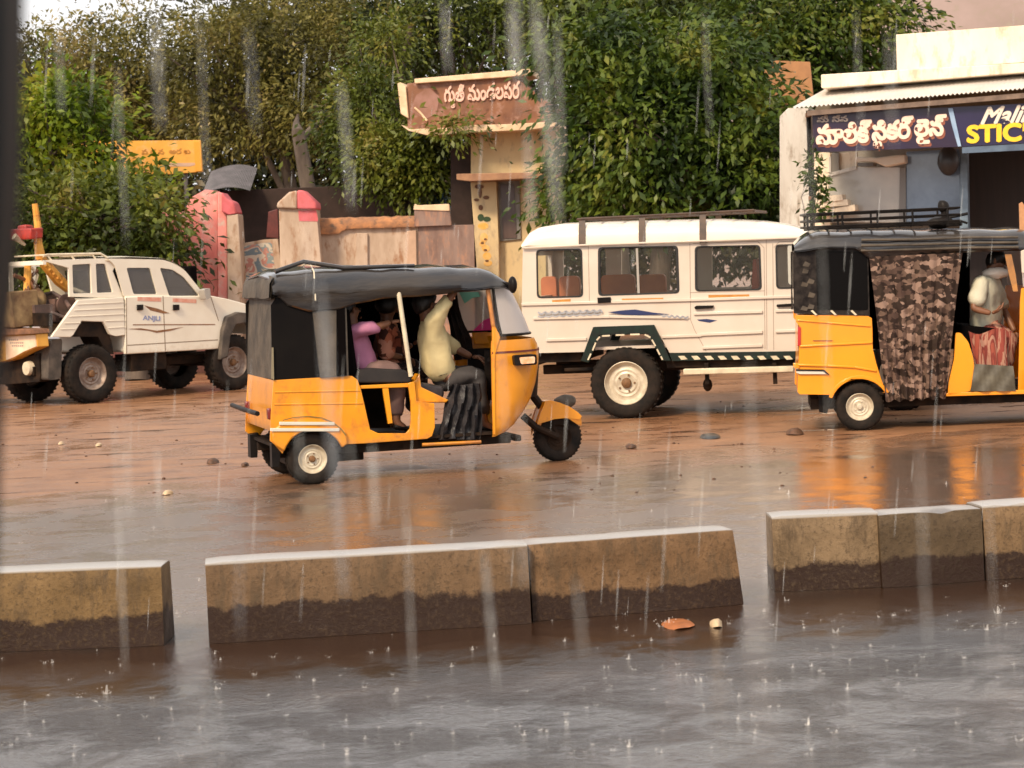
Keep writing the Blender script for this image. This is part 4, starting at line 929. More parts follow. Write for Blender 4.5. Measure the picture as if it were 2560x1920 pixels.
def person(parent_frame, label, J, shirt, trouser, group=None, face=V_(1, 0, 0), hair=HAIR, sleeve=1.0, s=1.0, skin=SKIN, bare_legs=False, cloth_pad=.016, extra=None):
    """J: joint positions in the vehicle's frame"""
    fr, off = parent_frame
    root_ = empty('person', fr.o, fr.h, label=label, cat='person', group=group)
    mb = MB(); pel, ch, nk, hd = J['pelvis'], J['chest'], J['neck'], J['head']
    pts = [pel, pel.lerp(ch, .5), ch, nk, nk.lerp(hd, .45), hd, hd+(hd-nk).normalized()*.06*s]
    rad = [(.07*s, .06*s), (.075*s, .06*s), (.085*s, .06*s), (.055*s, .055*s), (.058*s, .06*s), (.082*s, .095*s), (.070*s, .08*s)]
    ed = [(i, i+1) for i in range(6)]
    def add(a, pl, rl):
        for p, r in zip(pl, rl): pts.append(p); rad.append(r); ed.append((a, len(pts)-1)); a = len(pts)-1
    for sd_ in ('l', 'r'):
        sh, el, wr = J['sh'+sd_], J['el'+sd_], J['wr'+sd_]
        add(2, [sh, sh.lerp(el, .5), el, el.lerp(wr, .5), wr], [.042*s, .042*s, .036*s, .033*s, .024*s])
        hp, kn, an, to = J['hp'+sd_], J['kn'+sd_], J['an'+sd_], J['to'+sd_]
        add(0, [hp, hp.lerp(kn, .5), kn, kn.lerp(an, .45), an, to], [.055*s, .060*s, .050*s, .046*s, .036*s, .034*s])
    mb.add(*skin_mesh(pts, ed, rad))
    f = face.normalized(); up = (hd-nk).normalized(); rt = f.cross(up).normalized()
    c = hd+up*.015*s
    nose = c+f*.095*s-up*.01*s; mb.add(*chain([c+f*.080*s+up*.025*s, nose], [.008*s, .014*s], 1))
    for q in (-1, 1): mb.ball(tuple(c+rt*q*.083*s-up*.01*s), (.014*s, .022*s, .03*s), 8, 6)          # ears
    mb.add(*chain([c+f*.085*s-up*.055*s-rt*.02*s, c+f*.091*s-up*.057*s, c+f*.085*s-up*.055*s+rt*.02*s], [.006*s]*3, 1))  # mouth
    for sd_, q in (('l', 1), ('r', -1)):
        wr, el = J['wr'+sd_], J['el'+sd_]; dd = (J.get('hd'+sd_) or (wr-el)); hand_meshes(mb, wr, dd, J.get('pn'+sd_) or V_(0, 0, -1), q, J.get('curl', .7), s)
    body = mb.build('body', skin, root_, smooth=80)
    eb = MB()
    for q in (-1, 1): eb.ball(tuple(c+f*.083*s+up*.012*s+rt*q*.032*s), .011*s, 8, 6)
    eb.build('eyes', mat('eye_dark', (.02, .015, .01), rough=.2), body)
    hb = MB(); hc = hd+up*.045*s-f*.012*s
    hb.ball(tuple(hc), (.105*s, .103*s, .105*s), 22, 14, fn=lambda q: 1+.05*noise.noise(q*4)-.55*max(0, q.dot(f)*.9-q.dot(up)*.8-.15))
    hb.jitter(.008, 22, 3); hb.build('hair', hair, root_, smooth=80)
    # shirt and trousers follow the body
    pd = cloth_pad
    pts = [pel+(ch-pel)*-.32, pel.lerp(ch, .45), ch, ch.lerp(nk, .62)]; rad = [(.16*s+pd, .135*s+pd), (.145*s+pd, .12*s+pd), (.168*s+pd, .118*s+pd), (.085*s, .075*s)]; ed = [(0, 1), (1, 2), (2, 3)]
    for sd_ in ('l', 'r'):
        sh, el, wr = J['sh'+sd_], J['el'+sd_], J['wr'+sd_]; ln = sleeve if not isinstance(sleeve, dict) else sleeve[sd_]
        if ln <= 1: add(2, [sh, sh.lerp(el, .5*ln), sh.lerp(el, ln)], [.060*s+pd, .056*s+pd, .056*s+pd])
        else: add(2, [sh, sh.lerp(el, .5), el, el.lerp(wr, (ln-1))], [.060*s+pd, .054*s+pd, .046*s+pd, .036*s+pd])
    o = MB(); o.add(*skin_mesh(pts, ed, rad)); o.jitter(.020, 8, 7).jitter(.010, 22, 2)
    o.build('shirt', shirt, root_, smooth=80)
    pts = [pel, pel+(pel-ch)*.12]; rad = [(.16*s+pd, .135*s+pd), (.13*s, .11*s)]; ed = [(0, 1)]
    for sd_ in ('l', 'r'):
        hp, kn, an = J['hp'+sd_], J['kn'+sd_], J['an'+sd_]
        add(0, [hp, hp.lerp(kn, .5), kn, kn.lerp(an, .5), kn.lerp(an, .88)], [.092*s+pd, .082*s+pd, .066*s+pd, .060*s+pd, .056*s+pd])
    o = MB(); o.add(*skin_mesh(pts, ed, rad)); o.jitter(.022, 9, 4).jitter(.010, 24, 2)
    o.build('trousers', trouser, root_, smooth=80)
    ft = MB()
    for sd_ in ('l', 'r'):
        an, to = J['an'+sd_], J['to'+sd_]; q = (to-an); q.z = 0; q.normalize()
        ft.add(*chain([an+V_(0, 0, -.03)-q*.03, an+V_(0, 0, -.05)+q*.06, to+V_(0, 0, -.015)+q*.05], [(.038, .03), (.042, .024), (.036, .016)], 1))
    ft.build('sandals', BLACK, root_, smooth=60)
    return root_

# ================================================================== AUTO RICKSHAWS
def blend(tab, x):
    for (x0, *a), (x1, *b) in zip(tab, tab[1:]):
        if x <= x1 or (x1, *b) == tuple(tab[-1]):
            t = max(0, min(1, (x-x0)/(x1-x0))); return [p+(q-p)*t for p, q in zip(a, b)]
def canopy(F, tab, W, name, m, parent, K=46, seed=0, pad=.045, rr=.16):
    """tab rows: photo x, y of the top, y of the valance foot"""
    mb = MB(); rows = []
    for k in range(K+1):
        px = tab[0][0]+(tab[-1][0]-tab[0][0])*k/K; t, b = blend(tab, px)
        x0, zb = F(px, b, -pad); x1, zt = F(px, t, .25); x = x0
        zr = zt-rr; ring = []
        zr = max(zr, zb+.02)
        prof = [(-pad+.02, zb), (-pad, zb+(zr-zb)*.5), (-pad-.012, zr-.01)]
        for j in range(1, 7):
            a = math.pi/2*j/6; prof.append((-pad+.24-(.252)*math.cos(a), zr+(zt-zr)*math.sin(a)))
        ring = prof+[(W/2, zt+.025)]+[(W-y, z) for y, z in prof[::-1]]
        out = []
        for j, (y, z) in enumerate(ring):
            n1 = noise.noise_vector(Vector((x*3.2, y*3, z*5+seed))); n2 = noise.noise_vector(Vector((x*11, y*4, z*14+seed)))
            out.append((x+n1.x*.006, y+n1.y*.014+n2.y*.007, z+n1.z*.007+n2.z*.004+(.004*math.sin(x*5.5*math.pi) if 1 < j < len(ring)-2 else 0)))
        rows.append(out)
    mb.loft(rows, False, False)
    inner = [[(p[0], p[1]+(.012 if p[1] < W/2 else -.012), p[2]-.012) for p in r] for r in rows]
    mb.loft(inner, False, False)
    for r0, r1 in ((rows[0], inner[0]), (rows[-1], inner[-1])): mb.loft([r0, r1], False, False)
    mb.loft([[r[0] for r in rows], [r[0] for r in inner]], False, False); mb.loft([[r[-1] for r in rows], [r[-1] for r in inner]], False, False)
    o = mb.build(name, m, parent, smooth=70); return o
def cowl_rows(F, rows, W, inset0=.0, n=13):
    """rows: photo (x of the side edge, x of the nose, y); returns rings in plan, superelliptic nose"""
    out = []
    for xs, xn, y in rows:
        a = F(xs, y, 0.0); b = F(xn, y, W*.18); xa, z = a; xb = b[0]; ring = []
        for k in range(n):
            t = math.pi*(k/(n-1)); c, s_ = math.cos(t), math.sin(t)
            yy = W/2-(W/2-inset0)*(abs(c)**.62)*(1 if c > 0 else -1); xx = xa+(xb-xa)*(abs(s_)**.75); ring.append((xx, yy, z))
        out.append(ring)
    return out
def shell(rows, t=.012):
    mb = MB(); mb.loft(rows, False, False)
    inn = []
    for r in rows:
        cx = sum(p[0] for p in r)/len(r); cy = sum(p[1] for p in r)/len(r)
        inn.append([(p[0]-t*(1 if p[0] > r[0][0]+.02 else 0), p[1]+t*(1 if p[1] < cy else -1), p[2]) for p in r])
    mb.loft(inn, False, False); mb.loft([rows[0], inn[0]], False, False); mb.loft([rows[-1], inn[-1]], False, False)
    mb.loft([[r[0] for r in rows], [r[0] for r in inn]], False, False); mb.loft([[r[-1] for r in rows], [r[-1] for r in inn]], False, False)
    return mb
def strip(F, pts, wpx, off, mb, t=.012):
    """flat ribbon along photo points on plane off"""
    P = F.P(pts, off)
    for (a, b) in zip(P, P[1:]):
        v = Vector((b[0]-a[0], b[1]-a[1])); nn_ = Vector((-v.y, v.x)).normalized()*wpx/2
        mb.poly([(a[0]-nn_.x, a[1]-nn_.y), (b[0]-nn_.x, b[1]-nn_.y), (b[0]+nn_.x, b[1]+nn_.y), (a[0]+nn_.x, a[1]+nn_.y)], off-t, off)
    return mb

W = 1.28
A = Fr(G(783, 1213), 15.5).zoom(600, 600, .4069)
au = empty('auto_rickshaw', A.o, A.h, label='front yellow auto rickshaw with open side and grey black canopy, wet road before it', cat='auto rickshaw', group='yellow auto rickshaws')
# ---- tub
cw = A(450, 1352); rw = .208
def arc(c, r, a0, a1, n=12): return [(c[0]+r*math.cos(R(a0+(a1-a0)*k/n)), c[1]+r*math.sin(R(a0+(a1-a0)*k/n))) for k in range(n+1)]
tub = fillet(A.P([(206, 862), (690, 830)]), .01)
side = A.P([(205, 862), (640, 832), (690, 836), (722, 858), (745, 925), (765, 1010), (785, 1100), (800, 1165), (850, 1188), (1020, 1188), (1045, 1160), (1052, 1100), (1050, 1000), (1034, 880), (1072, 868), (1085, 990), (1195, 1004), (1198, 1150), (1180, 1205), (1150, 1222), (770, 1250), (640, 1256)])
side += arc(cw, rw+.045, 20, 165)+A.P([(212, 1256), (186, 1235), (190, 1080)])
o = MB(); o.poly(side, .0, .03)
far = [(x, z) for x, z in side]; o.poly(far, W-.03, W)
# rear wall and ledges
xr0, zt = A(205, 862); xr1, zb = A(190, 1180)
o.loft([[(xr0+.0, y, zt) for y in (.001, W-.001)], [(xr0-.02, y, (zt+zb)/2) for y in (.001, W-.001)], [(xr1+.02, y, zb) for y in (.001, W-.001)]], False, False)
o.loft([[(xr0+.03, y, zt) for y in (.031, W-.031)], [(xr1+.05, y, zb) for y in (.031, W-.031)]], False, False)
a = A(690, 836); o.box((xr0+.01, .02, zt-.03), (a[0]-.3, W-.02, zt-.005))
body = o.build('body', YEL, au, bevel=.008)
# fender bulge over the rear wheel
for yy0, yy1 in ((-.035, .0), (W, W+.035)):
    o = MB(); top = A.P([(640, 1256), (655, 1190), (560, 1112), (450, 1088), (330, 1092), (245, 1130), (190, 1170), (200, 1250), (212, 1256)])
    o.poly(arc(cw, rw+.042, 20, 160)[::1]+top[::-1][0:0]+A.P([(212, 1258), (196, 1235), (192, 1172), (245, 1128), (330, 1092), (450, 1084), (560, 1112), (640, 1170), (660, 1250)]), yy0, yy1)
    o.build('wheel_arch', YEL, au, bevel=.012)
# pressed ridges on the tub side
o = MB(); strip(A, [(212, 935), (738, 925)], .012, 0, o, .006); strip(A, [(210, 1010), (755, 1003)], .012, 0, o, .006); o.build('pressed_ridges', YEL, body, bevel=.003)
# chrome coloured trims
for pts, nm in (([(240, 1127), (580, 1128)], 'trim_strip'), ([(185, 1166), (610, 1166)], 'trim_strip')):
    o = MB(); strip(A, pts, .026, -.036, o, .01); o.build(nm, CHROME, au, bevel=.003)
o = MB(); strip(A, [(262, 1108), (330, 1090), (420, 1083), (500, 1092), (570, 1120), (620, 1160), (650, 1200)], .008, -.036, o, .005); o.build('arch_line', mat('line_green', (.16, .13, .03), rough=.5), au)
# floor, chassis, rails
o = MB(); x0 = A(640, 1250)[0]; x1 = A(1560, 1230)[0]; zf = A(1000, 1240)[1]
o.box((x0-.55, .03, zf+.01), (x1, W-.03, zf+.035)); o.build('floor', CHASS, au)
o = MB(); zc = A(900, 1285)[1]; a = A(240, 1290)[0]; o.box((a, .16, zc-.03), (A(1700, 1280)[0], .22, zc+.05)); o.box((a, W-.22, zc-.03), (A(1700, 1280)[0], W-.16, zc+.05))
for q in (.1, .5, 1.0, 1.5, 2.0): o.box((a+q, .16, zc-.02), (a+q+.06, W-.16, zc+.03))
o.box((a+.1, .3, zc-.10), (a+.75, W-.3, zc+.25)); o.build('chassis', CHASS, au, bevel=.01)
o = MB(); p = A.P([(1120, 1258), (1480, 1240)]); o.tube([(p[0][0], .0, p[0][1]), (p[1][0], .0, p[1][1])], .014, 8); o.build('side_rail', YEL, au)
# rear window canvas, corner strips, side window
o = MB(); rows = []
for (xx, yy) in ((A(205, 862)), (A(203, 600)), (A(212, 340))):
    rows.append([(xx+.004*noise.noise((yy*9, k, 0)), y, yy) for k, y in enumerate([.0, .10, .3, .6, .9, W-.1, W])])
o.loft(rows, False, False); o.loft([[(x+.02, y, z) for x, y, z in r] for r in rows], False, False); o.jitter(.012, 6, 1); o.build('rear_canvas', CANVAS, au, smooth=70)
for yy in (0, W):
    o = MB(); o.poly(A.P([(198, 860), (190, 400), (240, 330), (480, 400), (490, 845)]), yy-.006 if yy else .0, yy+.004 if yy else .012); o.build('side_window', mat('tinted_sheet', (.006, .005, .005), (.010, .008, .007), sc=2, rough=.4, spec=.06), au)
    o = MB(); o.poly(A.P([(440, 400), (590, 380), (650, 360), (665, 832), (640, 838), (492, 848)]), yy-.012 if not yy else yy, yy-.001 if not yy else yy+.012); o.jitter(.01, 12, 2, (0, 1, 0)); o.build('side_canvas', CANVAS, au)
    o = MB(); o.poly(A.P([(590, 400), (640, 395), (652, 830), (590, 836)]), yy-.02 if not yy else yy+.012, yy-.0125 if not yy else yy+.02); o.build('curtain_edge', DARK, au)
o = MB(); o.poly(A.P([(192, 850), (194, 660), (203, 660), (207, 862)]), -.02, -.002); o.build('corner_strip', mat('strip_khaki', (.22, .18, .11), rough=.6), au)
# canopy
tab = [(200, 232, 332), (240, 204, 340), (300, 190, 395), (430, 182, 430), (600, 176, 425), (700, 172, 388), (900, 168, 352), (1100, 166, 338), (1300, 166, 318), (1500, 168, 300), (1560, 182, 290), (1620, 215, 280), (1660, 262, 300)]
cn = canopy(A, tab, W, 'canopy', VINYL, au, seed=2)
o = MB(); rows = []
for x, t, b in ((150, 262, 330), (120, 290, 350)):
    q = A(x, t, 0)
xa = A(202, 262)[0]; za = A(202, 262)[1]; zb2 = A(202, 335)[1]
for k in range(10):
    y = -.04+(W+.08)*k/9; rows.append([(xa, y, za+.05), (xa-.03, y, za-.01), (xa-.045, y, zb2-.03+.02*noise.noise((k, 1, 1))), (xa+.05, y, zb2)])
o.loft(rows, False, False); o.loft([[(p[0]+.015, p[1], p[2]-.01) for p in r] for r in rows], False, False); o.jitter(.014, 7, 5); o.build('rear_flap', CANVAS, au, smooth=70)
o = MB(); a = A(205, 190, .1); b = A(1080, 168, .1); o.tube([(a[0], .1, a[1]+.0), (a[0]+.25, .12, a[1]+.05), ((a[0]+b[0])/2, .11, b[1]+.035), (b[0], .1, b[1]+.02)], .018, 8); o.jitter(.03, 5, 8); o.build('rolled_sheet', VINYL, au, smooth=70)
# rope over the canopy
o = MB(); o.tube([(a[0]+.3, -.06, a[1]-.25), (a[0]+.31, .0, a[1]-.02), (a[0]+.35, .4, a[1]+.06), (a[0]+.4, W, a[1])], .006, 6); o.build('tie_rope', CREAM, au)
# seats
o = MB(); p = A.P([(700, 880), (735, 800), (830, 790), (1020, 800), (1062, 830), (1066, 868), (1045, 882)]); o.poly(p, .05, W-.05); st = o.build('seat', mat('seat_grey', (.022, .020, .021), (.035, .03, .028), sc=6, rough=.55, spec=.2), au, bevel=.03)
o = MB(); p = A.P([(660, 880), (640, 440), (690, 420), (740, 800), (745, 880)]); o.poly(p, .10, W-.10); o.build('seat_back', DARK, au, bevel=.03)
o = MB(); p = A.P([(740, 895), (1040, 880), (1042, 905), (742, 915)]); o.poly(p, .02, .05); p = A.P([(878, 900), (915, 900), (942, 1128), (915, 1132)]); o.poly(p, .025, .055)
o.build('seat_frame', YEL, au, bevel=.004)
o = MB(); p = A.P([(730, 890), (1050, 880), (1050, 1190), (760, 1190)]); o.poly(p, W*.62, W*.64); o.build('engine_cover', CHASS, au)
o = MB(); p = A.P([(1085, 985), (1085, 900), (1140, 880), (1290, 905), (1300, 960), (1280, 988)]); o.poly(p, .22, W-.3); o.build('driver_seat', mat('seat_dark', (.022, .018, .020), (.06, .05, .05), sc=9, rough=.45), au, bevel=.03)
o = MB(); p = A.P([(1078, 870), (1110, 820), (1120, 905), (1290, 985), (1270, 1002), (1085, 1000)]); o.poly(p, .03, .2); o.build('seat_box', YEL, au, bevel=.01)
o = MB(); a, b = A(975, 345, -.02), A(1050, 838, -.02); o.tube([(a[0], -.02, a[1]+.04), (b[0], -.02, b[1])], .020, 10); o.build('hand_rail', CREAM, au)
# far side curtain behind the passengers
o = MB(); p = A.P([(560, 330), (1110, 300), (1110, 850), (560, 860)], W); o.poly(p, W-.05, W-.035); o.jitter(.02, 5, 3, (0, 1, 0)); o.build('far_curtain', DARK, au)
# cowl
rows = cowl_rows(A, [(1552, 1560, 1210), (1556, 1640, 1190), (1554, 1705, 1150), (1552, 1765, 1080), (1550, 1815, 1000), (1548, 1850, 900), (1546, 1868, 800), (1545, 1872, 740), (1543, 1868, 690), (1543, 1862, 660), (1545, 1840, 620), (1600, 1812, 595)][:11], W, 0.0)
rows = rows[::-1]
cwl = shell(rows, .014).build('cowl', YEL, au, smooth=50)
# near edge of the cowl, lower curve closed
for yy in (-.004, W-.03):
    o = MB(); o.poly(A.P([(1556, 1195), (1550, 520), (1562, 515), (1600, 600), (1570, 700), (1572, 1200)]), yy, yy+.034); o.build('cowl_edge', YEL, au, bevel=.006)
o = MB(); rows = cowl_rows(A, [(1548, 1873, 700), (1548, 1872, 688)], W, -.004); o.loft(rows, False, False); o.loft([[(p[0]+.003, p[1], p[2]) for p in r] for r in rows], False, False); o.build('cowl_seam', mat('seam_red', (.14, .02, .01), rough=.5), cwl)
o = MB(); rows = cowl_rows(A, [(1550, 1874, 1000), (1550, 1886, 800), (1550, 1884, 690)], W, .10); 
rows = [[(p[0]+.03, .30+(p[1])*.53, p[2]) for p in r] for r in rows]
shell(rows, .01).build('front_panel', BLACK, au)
# windscreen: wraps round to the sides
rows = cowl_rows(A, [(1606, 1808, 586), (1585, 1775, 500), (1568, 1722, 390), (1556, 1668, 292)], W, .01)
gl = shell(rows, .004).build('windscreen', FOG, au, smooth=60)
o = MB()
for r in (rows[0], rows[-1]): o.tube([(x, y, z) for x, y, z in r], .012, 6)
for k in (0, -1): o.tube([r[k] for r in rows], .012, 6)
o.build('windscreen_frame', BLACK, gl)
a, b = A(1522, 300, .0), A(1556, 525, .0); PO = mat('post_orange', (.60, .24, .06), (.3, .12, .05), sc=12, rough=.5)
for yy in (.0, W): o = MB(); o.tube([(a[0], yy, a[1]), (b[0], yy, b[1])], .018, 8); o.build('windscreen_post', PO, gl)
# cloth and sticker on the far half of the windscreen, seen through the cab
o = MB(); p = A.P([(1345, 320), (1480, 320), (1500, 345), (1430, 355), (1380, 390)], W-.12); o.poly(p, W-.12, W-.115); o.build('green_sun_strip', mat('film_green', (.20, .55, .40), rough=.4), gl)
o = MB(); p = A.P([(1430, 555), (1500, 490), (1545, 475), (1560, 555)], W-.14); o.poly(p, W-.14, W-.12); o.jitter(.01, 20, 1); o.build('pink_cloth', mat('cloth_pink', (.85, .05, .28), rough=.7), gl)
o = MB(); p = A.P([(1425, 570), (1600, 560), (1600, 640), (1440, 640)], W-.08); o.poly(p, W-.08, W-.05); o.build('dash_panel', YEL, au, bevel=.01)
# indicator
o = MB(); o.poly(fillet(A.P([(1672, 708), (1812, 700), (1815, 765), (1680, 772)]), .02), -.05, .06); ind = o.build('indicator', BLACK, au, bevel=.008)
o = MB(); o.poly(fillet(A.P([(1705, 720), (1800, 714), (1800, 755), (1715, 762)]), .014), -.06, -.045); o.build('lens', mat('lens_pale_orange', (.80, .35, .14), (.9, .6, .4), sc=18, rough=.2, coat=.5), ind, bevel=.004)
ind.location.x -= 0.0
# handlebar
o = MB(); a = A(1500, 735, .45); o.tube([(a[0], .30, a[1]), (a[0]+.05, .45, a[1]+.02), (a[0]+.08, W/2, a[1]-.02), (a[0]+.05, W-.45, a[1]+.02), (a[0], W-.30, a[1])], .014, 8); o.tube([(a[0]+.08, W/2, a[1]), (a[0]+.30, W/2, .40)], .03, 10); o.build('handlebar', BLACK, au)
# mirrors
for yy in (-.10, W+.10):
    o = MB(); a = A(1675, 275, yy); o.ball((a[0], yy, a[1]), (.035, .06, .07), 14, 8); o.tube([(a[0], yy, a[1]), (a[0]-.10, yy+(.08 if yy < 0 else -.08), a[1]+.03)], .008, 6); o.build('mirror', BLACK, au)
# front wheel and fender
cf = A(1950, 1232, W/2); cfz = max(.21, cf[1])
fw = wheel(au, (cf[0], W/2, .205), .205, .10, .115, CHASS, CHASS, -1)
o = MB(); prof = A.P([(1822, 1132), (1845, 1060), (1872, 990), (1905, 984), (1960, 998), (2020, 1022), (2070, 1055), (2098, 1082), (2084, 1104), (2040, 1098), (1990, 1094), (1930, 1100), (1880, 1116)], W/2-.09)
top = prof[:8]; rows = []
for i, (x, z) in enumerate(top):
    w_ = .085+.02*math.sin(math.pi*i/7); rows.append([(x, W/2-w_, z-.10+.028*(i in (0, 7))+.06*(i in (0,))), (x, W/2-w_, z-.03), (x, W/2-w_*.7, z), (x, W/2+w_*.7, z), (x, W/2+w_, z-.03), (x, W/2+w_, z-.10)])
o.loft(rows, False, False); o.loft([[(p[0], p[1]*.97+W/2*.03, p[2]-.01) for p in r] for r in rows], False, False)
o.poly(prof, W/2-.105, W/2-.09); o.poly(prof, W/2+.09, W/2+.105)
ff = o.build('front_fender', YEL, au, bevel=.006, smooth=50)
o = MB(); a = A(1800, 1180, W/2); o.tube([(cf[0]-.02, W/2-.08, .21), (a[0], W/2-.08, a[1]+.05), (a[0]-.1, W/2-.05, a[1]+.15)], .03, 8); o.tube([(cf[0], W/2, .21), (a[0]+.1, W/2, .45), (a[0]-.02, W/2, .62)], .035, 8); o.build('fork', CHASS, au)
o = MB(); a = A(1980, 945, W*.75); o.ball((a[0]-.04, W*.60, a[1]-.06), (.10, .08, .065), 14, 8, fn=lambda q: 1+.15*noise.noise(q*2)); o.jitter(.015, 9, 3); o.build('fender_cover', CANVAS, ff)
# rear wheels
wheel(au, (cw[0], .07, rw), rw, .12, .118, RIM, RUST, -1); wheel(au, (cw[0], W-.07, rw), rw, .12, .118, RIM, RUST, 1)
# mud flap, bumper, lamps
for yy in (.03, W-.15):
    o = MB(); o.poly(A.P([(198, 1250), (258, 1240), (248, 1400), (205, 1402)]), yy, yy+.12); o.jitter(.008, 12, 2); o.build('mud_flap', BLACK, au, bevel=.004)
o = MB(); a = A(120, 1065, .0); o.tube([(a[0]-.02, -.02, a[1]), (a[0]-.03, W/2, a[1]), (a[0]-.02, W+.02, a[1])], .020, 10); o.build('rear_bumper', BLACK, au)
for yy in (.02, W-.14):
    o = MB(); a = A(178, 1075, .0); x_ = xr0-.035; o.box((x_-.02, yy, a[1]-.04), (x_+.03, yy+.07, a[1]+.05)); o.build('tail_lamp', mat('lens_dull_red', (.16, .012, .008), rough=.25, coat=.4), au, bevel=.012)
o = MB(); o.poly(A.P([(60, 860), (100, 850), (105, 900), (70, 910)], 0), W*.7, W*.7+.02); 
# drape hanging beside the driver's feet
o = MB(); rows = []
for k in range(15):
    t = k/14; zt_, zb_ = A(1300+190*t, 888-8*t, .05), A(1215+265*t, 1225, .05)
    rows.append([(zt_[0]+(zb_[0]-zt_[0])*j/9, .04+.035*math.sin(k*1.9+j*.3)+.03*noise.noise((k*.6, j*.5, 2)), zt_[1]+(zb_[1]-zt_[1])*j/9) for j in range(10)])
o.loft(rows, False, False); o.loft([[(p[0], p[1]+.012, p[2]) for p in r] for r in rows], False, False); o.jitter(.018, 9, 5); o.build('hanging_sheet', mat('sheet_black', (.022, .020, .022), (.04, .035, .035), sc=9, rough=.28, spec=.3, bump=.6, bsc=16, bumpdist=.03), au, smooth=60)
# dark rain sheet bunched in front of the driver
o = MB(); rows = []
for k in range(9):
    t = k/8; a = A(1250+70*t, 360, .9); b = A(1330+130*t, 740, .9)
    rows.append([(a[0]+(b[0]-a[0])*j/9, .92+.04*math.sin(k*2.2)+.02*math.sin(j), a[1]+(b[1]-a[1])*j/9) for j in range(10)])
o.loft(rows, False, False); o.loft([[(p[0], p[1]+.015, p[2]) for p in r] for r in rows], False, False); o.jitter(.02, 7, 9); o.build('rolled_curtain', mat('curtain_brown', (.055, .035, .028), (.02, .014, .012), sc=12, rough=.7), au, smooth=60)
# legs room: seen under the seat
# ---- people in the front auto
def X(x, y, off): p_ = A(x, y, off); return Vector((p_[0], off, p_[1]))
yell = mat('shirt_straw', (.82, .68, .36), (.72, .58, .30), sc=5, rough=.75, bump=.4, bsc=12, bumpdist=.02)
greyp = mat('trousers_grey', (.050, .042, .040), (.035, .03, .03), sc=8, rough=.8)
J = dict(pelvis=X(1235, 810, .42), chest=X(1165, 600, .40), neck=X(1150, 495, .42), head=X(1148, 420, .44),
         shr=X(1175, 520, .22), elr=X(1255, 400, .14), wrr=X(1330, 300, .16), hdr=V_(.3, 0, .6), pnr=V_(1, .4, .2), shl=X(1170, 520, .60), ell=X(1290, 650, .66), wrl=X(1425, 718, .62), hdl=V_(1, 0, -.1), pnl=V_(0, 0, -1),
         hpr=X(1270, 850, .34), knr=X(1460, 830, .30), anr=X(1490, 1130, .28), tor=X(1560, 1170, .28), hpl=X(1270, 850, .54), knl=X(1470, 825, .58), anl=X(1500, 1130, .60), tol=X(1560, 1170, .60), curl=.8)
person((A, 0), 'driver of the front auto in a straw yellow shirt, one arm raised to the canopy', J, yell, greyp, 'people in the auto rickshaws', sleeve=dict(l=1.5, r=1.45), face=V_(1, .3, 0), s=1.1)
J = dict(pelvis=X(760, 790, .36), chest=X(700, 600, .36), neck=X(685, 500, .36), head=X(675, 452, .38),
         shr=X(700, 545, .18), elr=X(810, 545, .12), wrr=X(925, 505, .2), hdr=V_(1, .1, .1), pnr=V_(0, 0, -1), shl=X(700, 545, .54), ell=X(740, 700, .60), wrl=X(860, 760, .5), hpr=X(790, 810, .26), knr=X(960, 800, .24), anr=X(960, 1120, .24), tor=X(1020, 1165, .24),
         hpl=X(790, 810, .46), knl=X(960, 800, .46), anl=X(960, 1120, .46), tol=X(1020, 1165, .46), curl=.7)
person((A, 0), 'passenger in a mauve shirt reaching an arm forward behind the driver', J, mat('shirt_mauve', (.42, .16, .26), (.36, .13, .22), sc=6, rough=.75, bump=.4, bsc=12), mat('cloth_taupe', (.22, .13, .11), (.14, .08, .07), sc=5, rough=.8), 'people in the auto rickshaws', sleeve=dict(l=1.2, r=1.3), face=V_(1, .2, 0))
J = dict(pelvis=X(930, 780, .86), chest=X(900, 590, .86), neck=X(900, 490, .86), head=X(905, 425, .86),
         shr=X(900, 545, .68), elr=X(880, 700, .60), wrr=X(1000, 720, .66), shl=X(900, 545, 1.0), ell=X(960, 690, 1.04), wrl=X(1060, 640, 1.0), hpr=X(950, 800, .78), knr=X(1090, 800, .76), anr=X(1080, 1110, .76), tor=X(1130, 1160, .76),
         hpl=X(950, 800, .96), knl=X(1090, 800, .96), anl=X(1080, 1110, .96), tol=X(1130, 1160, .96), curl=.7)
person((A, 0), 'passenger wrapped in dark rust patterned cloth on the far side of the front auto', J, pattern_mat('cloth_rust', [(.26, .065, .035), (.06, .022, .016), (.48, .15, .08), (.10, .035, .02), (.55, .24, .16)], 8, .8, cells=True), pattern_mat('cloth_dark', [(.03, .018, .015), (.06, .03, .025), (.015, .01, .01), (.10, .05, .04)], 12, .8), 'people in the auto rickshaws', sleeve=1.6, face=V_(.5, 1, 0), cloth_pad=.035)

# ================================================================== SECOND AUTO (right)
B = Fr(G(2148, 1077), -6).zoom(1900, 450, .4220)
W2 = 1.32
ab = empty('auto_rickshaw', B.o, B.h, label='right hand orange yellow auto rickshaw with roof rack and camouflage side curtain', cat='auto rickshaw', group='yellow auto rickshaws')
c2 = B(592, 1352); r2_ = .222
side = B.P([(222, 1255), (228, 1100), (232, 960), (236, 870), (214, 842), (212, 800), (640, 806), (662, 818), (666, 880), (668, 1000), (690, 1090), (715, 1170), (748, 1256), (725, 1262)])
side += arc(c2, r2_+.05, 30, 158)+B.P([(440, 1268), (425, 1272), (235, 1270)])
o = MB(); o.poly(side, 0, .03); o.poly(side, W2-.03, W2)
xa, zt = B(225, 800); xb, zb = B(230, 1265)
o.loft([[(xa, y, zt) for y in (.001, W2-.001)], [(xb, y, zb) for y in (.001, W2-.001)]], False, False)
o.box((xa, .02, zt-.04), (B(640, 806)[0], W2-.02, zt-.01))
body2 = o.build('body', YEL2, ab, bevel=.01)
